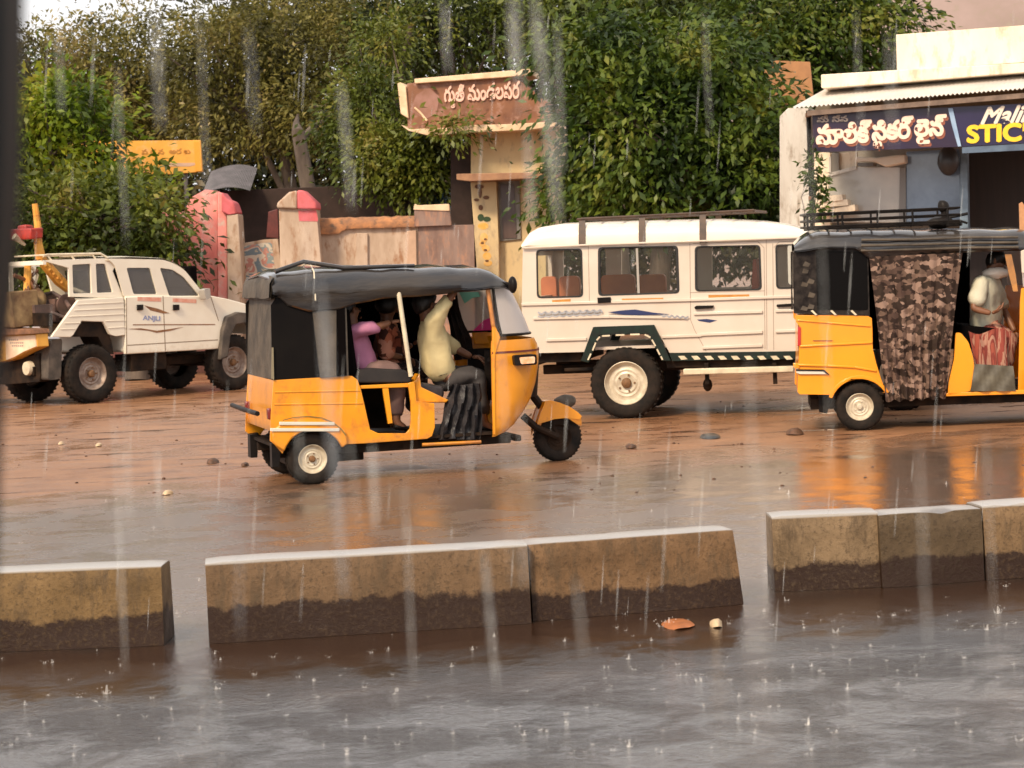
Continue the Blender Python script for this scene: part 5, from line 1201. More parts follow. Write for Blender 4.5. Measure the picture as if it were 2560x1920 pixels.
o = MB(); strip(B, [(220, 830), (400, 845), (655, 866)], .016, 0, o, .012); strip(B, [(235, 985), (665, 962)], .020, 0, o, .014); strip(B, [(225, 1095), (400, 1100), (560, 1108), (690, 1130)], .020, 0, o, .016); o.build('pressed_ridges', YEL2, body2, bevel=.005)
o = MB(); o.poly([p for p in arc(c2, r2_+.052, 30, 158)]+[p for p in arc(c2, r2_+.085, 158, 26)], -.018, .0); o.build('wheel_arch', YEL2, ab, bevel=.006)
o = MB(); strip(B, [(314, 952), (430, 952)], .010, -.001, o, .004); o.build('badge_line', mat('line_brown', (.22, .09, .02), rough=.5), body2)
o = MB(); o.poly(B.P([(215, 1128), (375, 1128), (405, 1150), (235, 1150), (215, 1142)]), -.02, -.002); tr = o.build('trim_strip', CHROME, ab, bevel=.003)
o = MB(); o.poly(B.P([(212, 1120), (380, 1122), (412, 1152), (405, 1155), (372, 1132), (212, 1130)]), -.026, -.020); o.build('trim_edge', BLACK, tr)
o = MB(); o.poly(B.P([(222, 985), (224, 870), (242, 870), (242, 985)]), -.012, .08); o.build('tail_lamp', REDL, ab, bevel=.006)
o = MB(); o.poly(B.P([(195, 1085), (235, 1085), (235, 1115), (200, 1115)]), -.012, .05); o.build('bumper_end', YEL2, ab, bevel=.006)
# canvas and window
for yy in (0, W2):
    s1 = -1 if not yy else 1
    o = MB(); o.poly(B.P([(200, 790), (196, 430), (330, 400), (640, 410), (650, 805)]), yy-.002 if not yy else yy-.012, yy+.01 if not yy else yy); o.jitter(.008, 9, 1, (0, 1, 0)); q_ = o.build('side_canvas', mat('canvas_black', (.008, .006, .006), (.035, .028, .024), sc=14, rough=.5, spec=.12), ab)
    o = MB(); o.poly(fillet(B.P([(338, 770), (332, 420), (632, 425), (640, 770)]), .02), yy+.004*s1-.004, yy+.004*s1+.001); o.build('side_window', mat('window_black', (.004, .0035, .0035), rough=.4, spec=.06), q_)
o = MB()
for (x, y) in ((268, 540), (300, 600), (262, 620), (305, 680), (275, 500), (300, 750), (262, 760)): 
    o = MB(); o.poly(B.P([(x-22, y+10), (x-10, y-16), (x+24, y-6), (x+14, y+16)]), -.012, -.004); o.jitter(.01, 20, 3); o.build('canvas_patch', CANVAS, ab)
o = MB()
for x in (320, 435, 555): o.poly(B.P([(x-20, 775), (x-8, 770), (x+20, 798), (x+8, 802)]), -.016, -.008)
o.build('lacing', CREAM, ab)
o = MB(); rows = []
for k in range(8):
    y = W2*k/7; rows.append([(B(208, 790)[0], y, B(208, 790)[1]), (B(200, 600)[0], y, B(200, 600)[1]), (B(204, 420)[0], y, B(204, 420)[1])])
o.loft(rows, False, False); o.loft([[(p[0]+.02, p[1], p[2]) for p in r] for r in rows], False, False); o.build('rear_canvas', VINYL, ab)
tab2 = [(205, 385, 425), (240, 350, 420), (300, 318, 412), (345, 306, 405), (500, 304, 398), (575, 303, 400), (650, 302, 462), (800, 300, 452), (1000, 298, 438), (1200, 296, 422), (1400, 294, 414), (1530, 292, 410), (1640, 310, 410), (1700, 350, 415)]
canopy(B, tab2, W2, 'canopy', VINYL, ab, seed=9)
o = MB()
for k, yy_ in enumerate((340, 372, 400)): 
    pts = [(640+30*k, 430-6*k) if False else (600, yy_+16), (900, yy_+12), (1250, yy_+2), (1530, yy_-2)]
    P_ = B.P(pts, -.055); o.tube([(p[0], -.058, p[1]) for p in P_], .012, 6)
o.jitter(.006, 8, 2); o.build('canopy_folds', CANVAS, [c for c in ab.children if c.name.startswith('canopy')][0], smooth=70)
# roof rack
rk = MB(); z0 = B(500, 302, .3)[1]+.02
xs0, xs1 = B(285, 300)[0], B(1190, 300)[0]; zt_ = B(700, 185, .1)[1]; zm = B(700, 225, .1)[1]; zl = B(700, 262, .1)[1]
for y in (.08, W2-.08):
    for z in (zt_, zm, zl, z0+.01): rk.tube([(xs0, y, z), (xs1, y, z)], .011, 6)
    for k in range(14):
        x = xs0+(xs1-xs0)*k/13
        rk.tube([(x, y, zl), (x+.07, y, z0)], .011, 6)
        if k % 3 == 0: rk.tube([(x, y, z0), (x, y, zt_)], .011, 6)
for k in range(8):
    x = xs0+(xs1-xs0)*k/7; rk.tube([(x, .08, z0+.015), (x, W2-.08, z0+.015)], .010, 6)
for z in (zt_, zm, zl): rk.tube([(xs0, .08, z), (xs0-.05, W2/2, z), (xs0, W2-.08, z)], .011, 6); rk.tube([(xs1, .08, z), (xs1, W2-.08, z)], .011, 6)
rk.build('roof_rack', BLACK, ab)
hp_ = MB(); a = B(1085, 155, .3); hp_.ball((a[0], .3, a[1]), .055, 16, 10, fn=lambda q: 1+.12*noise.noise(q*5)); b = B(1100, 250, .3); hp_.tube([(a[0], .3, a[1]), (a[0]+.02, .3, z0)], .03, 8); hp_.ball((b[0]-.05, .3, b[1]), (.13, .08, .06), 12, 8); hp_.tube([(a[0], .3, a[1]-.12), (a[0]+.22, .3, a[1]-.08)], .015, 6); hp_.tube([(b[0], .25, b[1]-.02), (b[0]+.14, .2, z0)], .022, 6)
hp_.jitter(.012, 14, 4)
bd = empty('bundle', B.o, B.h, label='lumpy black bundle tied on the front end of the roof rack', cat='bundle'); hp_.build('cloth', BLACK, bd, smooth=60)
# camouflage curtain
o = MB(); rows = []; K = 34
for k in range(K+1):
    t = k/K; x_t = 645+555*t; x_b = 745+355*t; ztp = B(x_t, 455-25*t, -.02); zbt = B(x_b, 1310-20*t+8*math.sin(k), -.02); col_ = []
    for j in range(24):
        v = j/23; x = ztp[0]+(zbt[0]-ztp[0])*(v**.9); z = ztp[1]+(zbt[1]-ztp[1])*v
        col_.append((x, -.035+.030*math.sin(k*1.55+.8*math.sin(j*.5))*(.4+v*.6)+.012*noise.noise((k*.7, j*.8, 1)), z+.004*noise.noise((k, j, 0))))
    rows.append(col_)
o.loft(rows, False, False); o.loft([[(p[0], p[1]+.010, p[2]) for p in r] for r in rows], False, False)
CAMO = pattern_mat('camouflage', [(.030, .018, .014), (.075, .045, .035), (.16, .10, .075), (.035, .022, .016), (.12, .075, .055), (.26, .17, .13)], 9, .75, (1, 1, 1.6), cells=True)
o.build('side_curtain', CAMO, ab, smooth=60)
# front seat side, floor, sill
o = MB(); o.poly(fillet(B.P([(1112, 1275), (1118, 1200), (1150, 1060), (1160, 905), (1190, 905), (1235, 960), (1262, 1050), (1268, 1100), (1248, 1250)]), .02), .0, .12); o.build('seat_side', YEL2, ab, bevel=.02)
for yy in (0, W2-.03): o = MB(); o.poly(B.P([(1100, 1262), (1750, 1235), (1760, 1262), (1100, 1282)]), yy, yy+.03); o.build('sill', YEL2, ab, bevel=.004)
zf = B(1300, 1255)[1]; o = MB(); o.box((B(700, 1250)[0], .03, zf-.0), (B(1760, 1250)[0], W2-.03, zf+.03)); o.box((B(300, 1250)[0], .15, zf-.12), (B(1800, 1250)[0], W2-.15, zf-.02)); o.build('floor', CHASS, ab)
o = MB(); o.poly(B.P([(1180, 1000), (1190, 860), (1420, 880), (1420, 1000)], .2), .2, W2-.2); o.build('driver_seat', DARK, ab, bevel=.02)
o = MB(); o.poly(B.P([(1150, 440), (1205, 440), (1225, 900), (1160, 900)], .5), W2-.25, W2-.2); o.poly(B.P([(640, 440), (1240, 430), (1240, 1000), (640, 1000)], W2), W2-.06, W2-.04); o.build('far_curtain', DARK, ab)
# cloth on the floor edge: tarpaulin apron
o = MB(); rows = []
for k in range(12):
    t = k/11; a = B(1275+225*t, 1090+12*t, -.01); b = B(1245+270*t, 1250, -.01)
    rows.append([(a[0]+(b[0]-a[0])*j/6, -.02+.015*math.sin(k*1.4+j), a[1]+(b[1]-a[1])*j/6) for j in range(7)])
o.loft(rows, False, False); o.loft([[(p[0], p[1]+.01, p[2]) for p in r] for r in rows], False, False); o.build('floor_apron', mat('apron_grey', (.11, .095, .065), (.06, .05, .035), sc=8, rough=.6), ab, smooth=60)
# cowl and screen (mostly outside the frame)
rows = cowl_rows(B, [(1530, 1600, 1250), (1530, 1700, 1210), (1532, 1780, 1120), (1535, 1840, 1000), (1538, 1870, 860), (1540, 1870, 720), (1548, 1850, 640)], W2, 0.0)[::-1]
shell(rows, .014).build('cowl', YEL2, ab, smooth=50)
rows = cowl_rows(B, [(1560, 1845, 632), (1550, 1780, 520), (1540, 1700, 415)], W2, .01); g2 = shell(rows, .004).build('windscreen', FOG, ab, smooth=60)
PO2 = mat('post_ochre', (.45, .20, .05), (.25, .12, .05), sc=9, rough=.6)
for yy in (0, W2-.02): o = MB(); o.poly(B.P([(1450, 440), (1490, 440), (1515, 560), (1528, 660), (1500, 660), (1475, 560)], 0), yy, yy+.02); o.build('screen_post', PO2, g2)
o = MB(); o.poly(B.P([(1545, 420), (1600, 400), (1600, 560), (1550, 550)], -.05), -.06, -.04); o.build('side_mirror', WHITE, g2, bevel=.005)
o = MB(); o.poly(B.P([(1535, 140), (1552, 130), (1575, 160), (1575, 330), (1540, 330)], .3), .3, .33); sp_ = empty('wooden_post', B.o, B.h, label='short orange wooden post standing at the right edge above the right auto', cat='post'); o.build('post', mat('wood_orange', (.55, .27, .12), (.4, .18, .08), sc=9, rough=.7), sp_)
wheel(ab, (c2[0], .07, r2_), r2_, .13, .128, RIM, RIM, -1); wheel(ab, (c2[0], W2-.07, r2_), r2_, .13, .128, RIM, RIM, 1); cx = B(1900, 1300)[0]; wheel(ab, (cx, W2/2, r2_), r2_, .11, .12, RIM, RIM, -1)
o = MB(); o.loft([[(cx-.26, W2/2-.09, .3), (cx-.26, W2/2+.09, .3)], [(cx-.12, W2/2-.09, .5), (cx-.12, W2/2+.09, .5)], [(cx+.12, W2/2-.09, .5), (cx+.12, W2/2+.09, .5)], [(cx+.27, W2/2-.09, .36), (cx+.27, W2/2+.09, .36)]], False, False); o.build('front_fender', YEL2, ab)
o = MB(); a = B(385, 1290); o.poly(B.P([(350, 1268), (430, 1268), (425, 1300), (400, 1390), (352, 1380)]), .12, .2); o.build('mud_flap', BLACK, ab, bevel=.004)
# driver of the right auto
def X(x, y, off): p_ = B(x, y, off); return Vector((p_[0], off, p_[1]))
pale = mat('shirt_pale', (.62, .58, .44), (.50, .47, .36), sc=6, rough=.75, bump=.4, bsc=14, bumpdist=.02)
lun = pattern_mat('lungi_check', [(.30, .075, .05), (.20, .045, .035), (.38, .20, .14), (.26, .06, .045)], 7, .8, (2, 1, .4))
J = dict(pelvis=X(1330, 860, .45), chest=X(1345, 650, .42), neck=X(1365, 545, .44), head=X(1395, 505, .46),
         shr=X(1320, 600, .24), elr=X(1260, 760, .16), wrr=X(1370, 790, .14), hdr=V_(1, -.1, .35), pnr=V_(.2, 0, 1), shl=X(1370, 600, .62), ell=X(1430, 740, .66), wrl=X(1510, 900, .5), hdl=V_(.6, 0, -.8), pnl=V_(-1, 0, 0),
         hpr=X(1345, 900, .36), knr=X(1480, 930, .24), anr=X(1420, 1170, .22), tor=X(1500, 1215, .22), hpl=X(1345, 900, .54), knl=X(1480, 930, .58), anl=X(1420, 1170, .58), tol=X(1500, 1215, .58), curl=.7)
pr = person((B, 0), 'driver of the right auto in a loose pale shirt, red lungi and white neck cloth', J, pale, lun, 'people in the auto rickshaws', sleeve=dict(l=1.2, r=.95), face=V_(1, -.25, -.1), cloth_pad=.03)
o = MB(); rows = []
for k in range(12):
    t = k/11; a = B(1235+220*t, 895+18*math.sin(t*6), .1); b = B(1275+190*t, 1100, .1)
    rows.append([(a[0]+(b[0]-a[0])*j/6, .08+.022*math.sin(k*1.7), a[1]+(b[1]-a[1])*j/6) for j in range(7)])
o.loft(rows, False, False); o.loft([[(p[0], p[1]+.015, p[2]) for p in r] for r in rows], False, False); o.build('lungi', lun, pr, smooth=60)
o = MB(); a = B(1395, 552, .38); o.ball((a[0], .40, a[1]), (.12, .09, .055), 16, 10, fn=lambda q: 1+.2*noise.noise(q*3)); o.jitter(.012, 12, 6); o.build('neck_cloth', mat('cloth_white', (.85, .75, .65), rough=.8), pr, smooth=70)

# ================================================================== WHITE JEEP
J6 = Fr(G(1566, 1047), -11).zoom(1250, 500, .3617)
WJ = 1.72
jp = empty('jeep', J6.o, J6.h, label='long white jeep with roof rack and orange seats, behind the front auto', cat='jeep')
def zpan(F, pts, y0, y1, holes=(), mb=None): mb = mb or MB(); return mb.poly(F.P(pts, 0), y0, y1, holes)
RUBB = mat('window_rubber', (.012, .010, .009), rough=.5)
out = [(158, 330), (700, 304), (1400, 276), (2030, 258), (2120, 262), (2390, 640), (2960, 690), (3040, 760), (3060, 1040), (2960, 1040), (2920, 900), (2640, 890), (2590, 1038), (1172, 1056), (1068, 868), (650, 882), (582, 1050), (180, 1060), (155, 1000), (150, 720)]
wins = [[(252, 346), (565, 338), (572, 668), (258, 676)], [(682, 330), (1225, 318), (1236, 642), (684, 660)], [(1350, 322), (1795, 312), (1806, 620), (1352, 630)], [(1905, 310), (2110, 306), (2330, 600), (1912, 612)]]
wl = [fillet(J6.P(w_), .045) for w_ in wins]
o = MB(); bodyp = J6.P(out)
o.poly(bodyp, .0, .05, wl); o.poly(bodyp, WJ-.05, WJ, wl)
zf_ = J6(600, 1040)[1]; x0 = J6(158, 400)[0]; xe = J6(3040, 1000)[0]
o.box((x0+.01, .05, zf_), (xe-.02, WJ-.05, zf_+.03))
# rear wall with window hole, as frames
zr0, zr1, zr2 = J6(158, 335)[1], J6(158, 390)[1], J6(158, 680)[1]
o.box((x0, .05, zf_), (x0+.04, WJ-.05, zr2)); o.box((x0, .05, zr1), (x0+.04, WJ-.05, zr0)); o.box((x0, .05, zr2), (x0+.04, .2, zr1)); o.box((x0, WJ-.2, zr2), (x0+.04, WJ-.05, zr1))
# bonnet
hd_ = J6.P([(2390, 642), (2960, 692), (3040, 762), (3060, 1040)])
o.loft([[(x, y, z+.03*math.sin(math.pi*(y/WJ))) for y in (.02, .2, .5, WJ/2, WJ-.5, WJ-.2, WJ-.02)] for x, z in hd_], False, False)
jb = o.build('body', WHITE, jp, bevel=.012, smooth=35)
for k, (w_, l) in enumerate(zip(wins, wl)):
    o = MB(); c = Vector((sum(p[0] for p in l)/len(l), sum(p[1] for p in l)/len(l))); inn = [tuple(c+(Vector(p)-c)*.955) for p in l]; o.poly([tuple(c+(Vector(p)-c)*1.02) for p in l], -.006, .02, [inn]); wn = o.build('window', RUBB, jp, bevel=.003)
    o = MB(); o.poly([tuple(c+(Vector(p)-c)*.97) for p in l], .012, .016); o.build('pane', GLASS, wn)
o = MB(); a, b = J6(945, 322), J6(948, 655); o.box((a[0]-.012, .0, b[1]), (a[0]+.012, .02, a[1])); o.build('window_divider', mat('divider_grey', (.35, .32, .28), rough=.4), jp)
# roof
rt = [(148, 325, 300), (152, 315, 268), (175, 315, 235), (250, 318, 192), (400, 314, 168), (700, 303, 156), (1000, 292, 148), (1500, 275, 138), (1800, 266, 150), (2000, 260, 175), (2120, 258, 212), (2170, 262, 250)]
o = MB(); rows = []
for k in range(40):
    t = (k/39)**1.0; px = 148+(2170-148)*t; b, tp = blend(rt, px); x, zb_ = J6(px, b, 0); _, zt_ = J6(px, tp, .25); h_ = max(.01, zt_-zb_)
    ring = [(-.018, 0), (-.02, .06), (.0, .45*h_/h_), (.02, .7), (.07, .9), (.2, 1.0), (.5, 1.06)]
    rg_ = [(y, zb_+v*h_) for y, v in ring]+[(WJ/2, zb_+1.08*h_)]; rg_ = rg_+[(WJ-y, z) for y, z in rg_[:-1][::-1]]; rows.append([(x, y, z) for y, z in rg_])
o.loft(rows, False, False); o.loft([[rows[0][i] for i in range(15)], [(p[0], p[1], rows[0][0][2]) for p in rows[0]]], False, False); o.loft([[(p[0], min(max(p[1], .01), WJ-.01), p[2]-.02) for p in r] for r in rows], False, False)
rf_ = o.build('roof', mat('roof_white', (.76, .66, .54), (.70, .60, .48), sc=2, rough=.25, coat=.4), jp, smooth=50)
o = MB()
for a, b in (((155, 330), (700, 306)), ((700, 306), (2130, 258))): strip(J6, [a, b], .018, -.022, o, .02)
o.build('gutter', WHITE, rf_, bevel=.004)
for zz in (245, 205):
    pass
# roof rack
RK = mat('rack_brown', (.045, .028, .020), (.09, .05, .03), sc=9, rough=.6)
o = MB()
zr = J6(900, 118, .1)[1]; xs, xe2 = J6(540, 120, .1)[0], J6(1760, 110, .1)[0]
for y in (.05, WJ-.05):
    o.tube([(xs, y, zr), (xe2, y, zr+.01)], .014, 6)
    for px in (570, 985, 1405):
        x, zb_ = J6(px, 300, 0); yy = -.035 if y < 1 else WJ+.035; y2 = .03 if y < 1 else WJ-.03
        for q in (-.035, .035): pass
        s_ = 1 if y < 1 else -1
        o.loft([[(x-.035, yy, zb_-.01), (x+.035, yy, zb_-.01)], [(x-.035, yy+.02*s_, zb_+.12), (x+.035, yy+.02*s_, zb_+.12)], [(x-.033, y, zr), (x+.033, y, zr)]], False, False)
        o.loft([[(x-.035, yy+.01*s_, zb_-.01), (x+.035, yy+.01*s_, zb_-.01)], [(x-.035, yy+.03*s_, zb_+.12), (x+.035, yy+.03*s_, zb_+.12)], [(x-.033, y+.01, zr), (x+.033, y+.01, zr)]], False, False)
for k in range(9):
    x = xs+(xe2-xs)*k/8; o.tube([(x, .05, zr), (x, WJ-.05, zr)], .012, 6)
for k in range(5):
    y = .3+(WJ-.6)*k/4; o.tube([(xs, y, zr+.012), (xe2, y, zr+.012)], .010, 6)
o.build('roof_rack', RK, jp)
# pressed ribs and seams
o = MB()
for pts in ([(232, 818), (760, 806), (1285, 812)], [(320, 968), (600, 960)], [(1120, 945), (1395, 935)], [(1340, 785), (1815, 772)], [(1390, 930), (1815, 912)], [(1905, 765), (2330, 755)], [(1905, 908), (2330, 895)], [(150, 722), (1320, 690), (2390, 655)], [(1400, 1020), (1815, 1005)]):
    strip(J6, pts, .030, 0, o, .020)
o.build('pressed_ribs', WHITE, jb, bevel=.004)
o = MB()
for pts in ([(1312, 300), (1318, 830), (1345, 900), (1425, 1045)], [(1840, 270), (1845, 1035)], [(1885, 300), (1892, 1035)], [(1312, 640), (1830, 628)], [(610, 310), (618, 700)], [(1335, 300), (1780, 285), (1825, 330), (1832, 1030)], [(1893, 330), (1930, 288), (2110, 282)]):
    strip(J6, pts, .006, 0, o, .0015)
o.build('door_seams', mat('seam_shadow', (.30, .22, .17), rough=.8), jb)
for pts in ([(1345, 738), (1360, 730), (1480, 728), (1470, 748), (1350, 755)], [(1912, 722), (2030, 714), (2035, 735), (1915, 740)]):
    o = MB(); o.poly(fillet(J6.P(pts), .008), -.03, .0); o.build('door_handle', BLACK, jp, bevel=.005)
o = MB(); o.poly(J6.P([(675, 675), (765, 670), (770, 708), (678, 714)]), -.03, 0); o.build('fuel_flap', BLACK, jp, bevel=.004)
ST = mat('sticker_orange', (.50, .22, .035), (.4, .16, .03), sc=12, rough=.5)
for pts in ([(360, 692), (488, 684), (488, 712), (362, 718)], [(842, 682), (1128, 676), (1130, 702), (846, 710)], [(1440, 656), (1722, 652), (1724, 680), (1442, 686)]):
    o = MB(); o.poly(J6.P(pts), -.003, 0); o.build('sticker', ST, jb)
o = MB(); random.seed(4)
GPH = mat('graphic_grey', (.26, .27, .30), (.4, .4, .42), sc=9, rough=.4)
for k in range(9):
    x = 262+48*k; y = 775-2*k; s_ = 22
    strip(J6, [(x, y), (x+26, y+16), (x+48, y-2), (x+60, y+18)], .020, -.021, o, .003); strip(J6, [(x, y+28), (x+30, y+36), (x+50, y+26)], .014, -.021, o, .003)
o.build('side_graphic', GPH, jb); o = MB()
for k in range(5):
    x = 1112+38*k; y = 790+3*k; strip(J6, [(x, y), (x+20, y+18), (x+38, y+2)], .016, -.021, o, .003)
o.build('side_graphic', GPH, jb)
o = MB(); o.poly(J6.P([(745, 775), (850, 762), (935, 756), (1065, 778), (1180, 790), (960, 796), (850, 792)]), -.026, -.02); o.poly(J6.P([(1362, 826), (1430, 822), (1500, 832), (1450, 848), (1375, 836)]), -.003, 0)
o.build('blue_swoosh', mat('graphic_navy', (.02, .03, .10), rough=.35), jb)
# wheel arch, sill band
GRN = mat('band_black_green', (.006, .008, .007), (.006, .020, .014), sc=16, rough=.5, spec=.3)
for y0, y1 in ((-.05, .0), (WJ, WJ+.05)):
    o = MB(); o.poly(J6.P([(562, 1112), (648, 876), (1068, 862), (1185, 1112), (1122, 1112), (1030, 925), (692, 935), (618, 1125)]), y0, y1); fl = o.build('wheel_flare', GRN, jp, bevel=.008)
    if y0 < 0:
        o = MB()
        for (a, b) in (((608, 1105), (628, 1062)), ((640, 1040), (662, 985)), ((668, 970), (690, 945)), ((705, 940), (760, 937)), ((800, 934), (860, 932)), ((900, 930), (965, 928)), ((1000, 930), (1040, 950)), ((1050, 965), (1075, 1010)), ((1085, 1030), (1105, 1070)), ((1112, 1080), (1124, 1104))): strip(J6, [a, b], .016, -.052, o, .003)
        o.build('flare_dashes', CREAM, fl)
o = MB(); zpan(J6, [(1170, 1058), (2600, 1036), (2600, 1086), (1190, 1112)], -.012, .02, mb=o); sl_ = o.build('sill_band', GRN, jp)
o = MB()
for k in range(14):
    x = 1232+91*k; o.poly(J6.P([(x, 1078), (x+42, 1076), (x+66, 1100), (x+22, 1104)]), -.016, -.012)
o.build('sill_dashes', CREAM, sl_)
o = MB(); zpan(J6, [(560, 1050), (200, 1060), (200, 1130), (560, 1120)], .1, WJ-.1, mb=o); zpan(J6, [(1140, 1110), (2600, 1088), (2600, 1140), (1150, 1165)], .05, WJ-.05, mb=o); a = J6(900, 1200); o.box((a[0]-1.0, .4, a[1]), (J6(2900, 1200)[0], .5, a[1]+.1)); o.box((a[0]-1.0, WJ-.5, a[1]), (J6(2900, 1200)[0], WJ-.4, a[1]+.1)); o.build('chassis', CHASS, jp, bevel=.01)
o = MB(); p = J6.P([(1275, 1205), (2035, 1185), (2035, 1150), (1290, 1165)]); o.poly([(p[0][0], p[0][1]), (p[1][0], p[1][1]), (p[1][0], p[1][1]+.06), (p[0][0], p[0][1]+.06)], -.10, .02)
o.build('side_step', CREAM, jp, bevel=.008)
for x in (1430, 1900): o = MB(); a = J6(x, 1205); o.box((a[0]-.02, -.02, a[1]-.1), (a[0]+.02, .05, a[1]+.12)); o.build('step_bracket', CHASS, jp)
o = MB()
a = J6(1425, 1290); o.ball((a[0], .15, a[1]+.01), (.05, .05, .07), 10, 7); o.build('exhaust_end', CHASS, jp)
o = MB(); p = J6.P([(360, 1150), (560, 1175), (640, 1190)]); a = J6(400, 1110); o.box((x0-.12, .1, a[1]-.08), (x0-.02, WJ-.1, a[1]+.02)); o.tube([(x0-.07, .05, a[1]-.03), (x0-.07, WJ-.05, a[1]-.03)], .04, 8); o.box((J6(430, 1100)[0], .1, J6(430, 1190)[1]), (J6(640, 1100)[0], .2, J6(640, 1160)[1])); o.build('rear_bumper', CHASS, jp, bevel=.008)
# seats
SO = mat('seat_orange', (.55, .16, .06), (.42, .11, .05), sc=4, rough=.6); SR = mat('seat_red', (.32, .05, .03), rough=.6)
for (x_0, x_1, y_0, y_1) in ((285, 400, 530, 740), (410, 560, 528, 740), (700, 940, 520, 740), (955, 1155, 518, 740)):
    o = MB(); a = J6(x_0, y_0, WJ-.2); b = J6(x_1, y_1, WJ-.2); o.poly(fillet([(a[0], b[1]), (b[0], b[1]), (b[0], a[1]), (a[0], a[1])], .06), WJ-.25, WJ-.14); o.build('seat', SO, jp, bevel=.03)
for (x_0, x_1, y_0, y_1) in ((1722, 1795, 410, 720), (2180, 2260, 400, 720)):
    for yy in (.25, .95):
        o = MB(); a = J6(x_0, y_0, yy); b = J6(x_1, y_1, yy); o.poly(fillet([(a[0], b[1]), (b[0], b[1]), (b[0]-.02, a[1]), (a[0]+.04, a[1])], .05), yy, yy+.45); o.build('seat', SR, jp, bevel=.03)
for yy in (.08,):
    o = MB(); a = J6(270, 740, .1); o.box((a[0], .08, a[1]-.12), (a[0]+1.6, .42, a[1]-.02)); o.box((a[0], WJ-.5, a[1]-.12), (a[0]+1.6, WJ-.1, a[1]-.02)); o.build('bench', DARK, jp, bevel=.02)
# wheels, lamps, windscreen
cj = J6(870, 1288); rj = .375; cj = (cj[0], rj)
wheel(jp, (cj[0], .10, rj), rj, .20, .23, RIM, RUST, -1); wheel(jp, (cj[0], WJ-.10, rj), rj, .20, .23, RIM, RUST, 1)
cxf = J6(2780, 1288)[0]; wheel(jp, (cxf, .10, rj), rj, .20, .23, RIM, RUST, -1); wheel(jp, (cxf, WJ-.10, rj), rj, .20, .23, RIM, RUST, 1)
o = MB(); a, b = J6(2140, 290), J6(2385, 640); o.loft([[(a[0], .08, a[1]), (a[0], WJ-.08, a[1])], [(b[0], .08, b[1]), (b[0], WJ-.08, b[1])]], False, False); o.build('windscreen', GLASS, jp)
for yy in (.12, WJ-.32):
    o = MB(); a = J6(3050, 860); o.lathe([(.001, .03), (.09, .02), (.10, 0), (.10, -.03)], (a[0], yy+.1, a[1]), 20, 'x'); o.build('headlight', FOG, jp)
    o = MB(); a = J6(152, 960); o.box((x0-.02, yy, a[1]-.08), (x0+.01, yy+.1, a[1]+.08)); o.build('tail_lamp', REDL, jp, bevel=.005)

# ================================================================== WHITE RECOVERY PICKUP
PK = Fr(G(226, 1008), 44).zoom(0, 450, .3917)
WP = 1.66
pk = empty('recovery_pickup', PK.o, PK.h, label='mud splashed white double cab recovery pickup with an orange crane on its bed', cat='pickup truck')
cr_ = PK(596, 1240); rp = .40; cfp = PK(1500, 1122, 0)
low = [(800, 1112), (802, 745), (1010, 738), (1290, 742), (1345, 738), (1450, 758), (1560, 788), (1612, 812), (1640, 860), (1648, 930), (1650, 990), (1625, 1000)]
arch_f = [(1600, 900), (1560, 862), (1500, 850), (1440, 880), (1415, 960), (1395, 1078)]
o = MB(); lp = PK.P(low+arch_f); 
o.poly(lp, .0, .05); o.poly(lp, WP-.05, WP)
tp_ = PK.P([(1290, 742), (1345, 738), (1450, 758), (1560, 788), (1612, 812), (1640, 860), (1650, 990)])
o.loft([[(x, y, z+.035*math.sin(math.pi*y/WP)) for y in (.01, .15, .4, WP/2, WP-.4, WP-.15, WP-.01)] for x, z in tp_], False, False)
a = PK(802, 1100); b = PK(1390, 1070); o.box((a[0], .05, a[1]), (b[0], WP-.05, a[1]+.04)); o.box((a[0], .05, a[1]), (a[0]+.04, WP-.05, PK(802, 745)[1]))
pb = o.build('body', WHITE2, pk, bevel=.012, smooth=35)
cab = PK.P([(700, 560), (690, 500), (1050, 508), (1120, 532), (1185, 572), (1318, 738), (1290, 760), (802, 752), (745, 560)])
hl = [fillet(PK.P([(815, 560), (965, 560), (1012, 728), (860, 728)]), .03), fillet(PK.P([(1028, 560), (1110, 572), (1180, 618), (1282, 738), (1088, 740)]), .03)]
cab = fillet(PK.P([(690, 500), (1050, 508), (1120, 532), (1185, 572), (1318, 738), (1290, 765), (802, 758), (742, 540)]), .08)
o = MB(); o.poly(cab, .03, .08, hl); o.poly(cab, WP-.08, WP-.03, hl); up_ = o.build('cab', WHITE2, pk, bevel=.010)
o = MB(); tp_ = PK.P([(688, 498), (850, 494), (1050, 503), (1120, 530), (1185, 572)])
rws = [[(x, y, z+.04*math.sin(math.pi*y/WP)**.6) for y in (.03, .1, .3, WP/2, WP-.3, WP-.1, WP-.03)] for x, z in tp_]
o.loft(rws, False, False); o.loft([[(p[0], p[1], p[2]-.04) for p in r] for r in rws], False, False); o.build('roof', WHITE2, up_, smooth=50)
PG = glass_mat('pickup_glass', (.20, .19, .18), .42, .06)
for l, nm in ((hl[0], 'window'), (hl[1], 'window')):
    o = MB(); o.poly(l, .05, .055); o.build(nm, PG, up_)
    o = MB(); o.poly(l, WP-.06, WP-.055); o.build('far_window', PG, up_)
o = MB(); a, b = PK(1188, 576), PK(1312, 736); o.loft([[(a[0], .10, a[1]-.01), (a[0], WP-.10, a[1]-.01)], [(b[0], .10, b[1]), (b[0], WP-.10, b[1])]], False, False); o.build('windscreen', PG, up_)
o = MB(); a = PK(800, 760); b = PK(1300, 760); o.box((a[0]+.1, .15, a[1]-.15), (b[0]-.4, WP-.15, a[1]+.12)); 
for q in (.45, 1.25): o.box((a[0]+q, .2, a[1]), (a[0]+q+.15, .75, a[1]+.42)); o.box((a[0]+q, WP-.75, a[1]), (a[0]+q+.15, WP-.2, a[1]+.42))
o.build('seat', DARK, pk, bevel=.03)
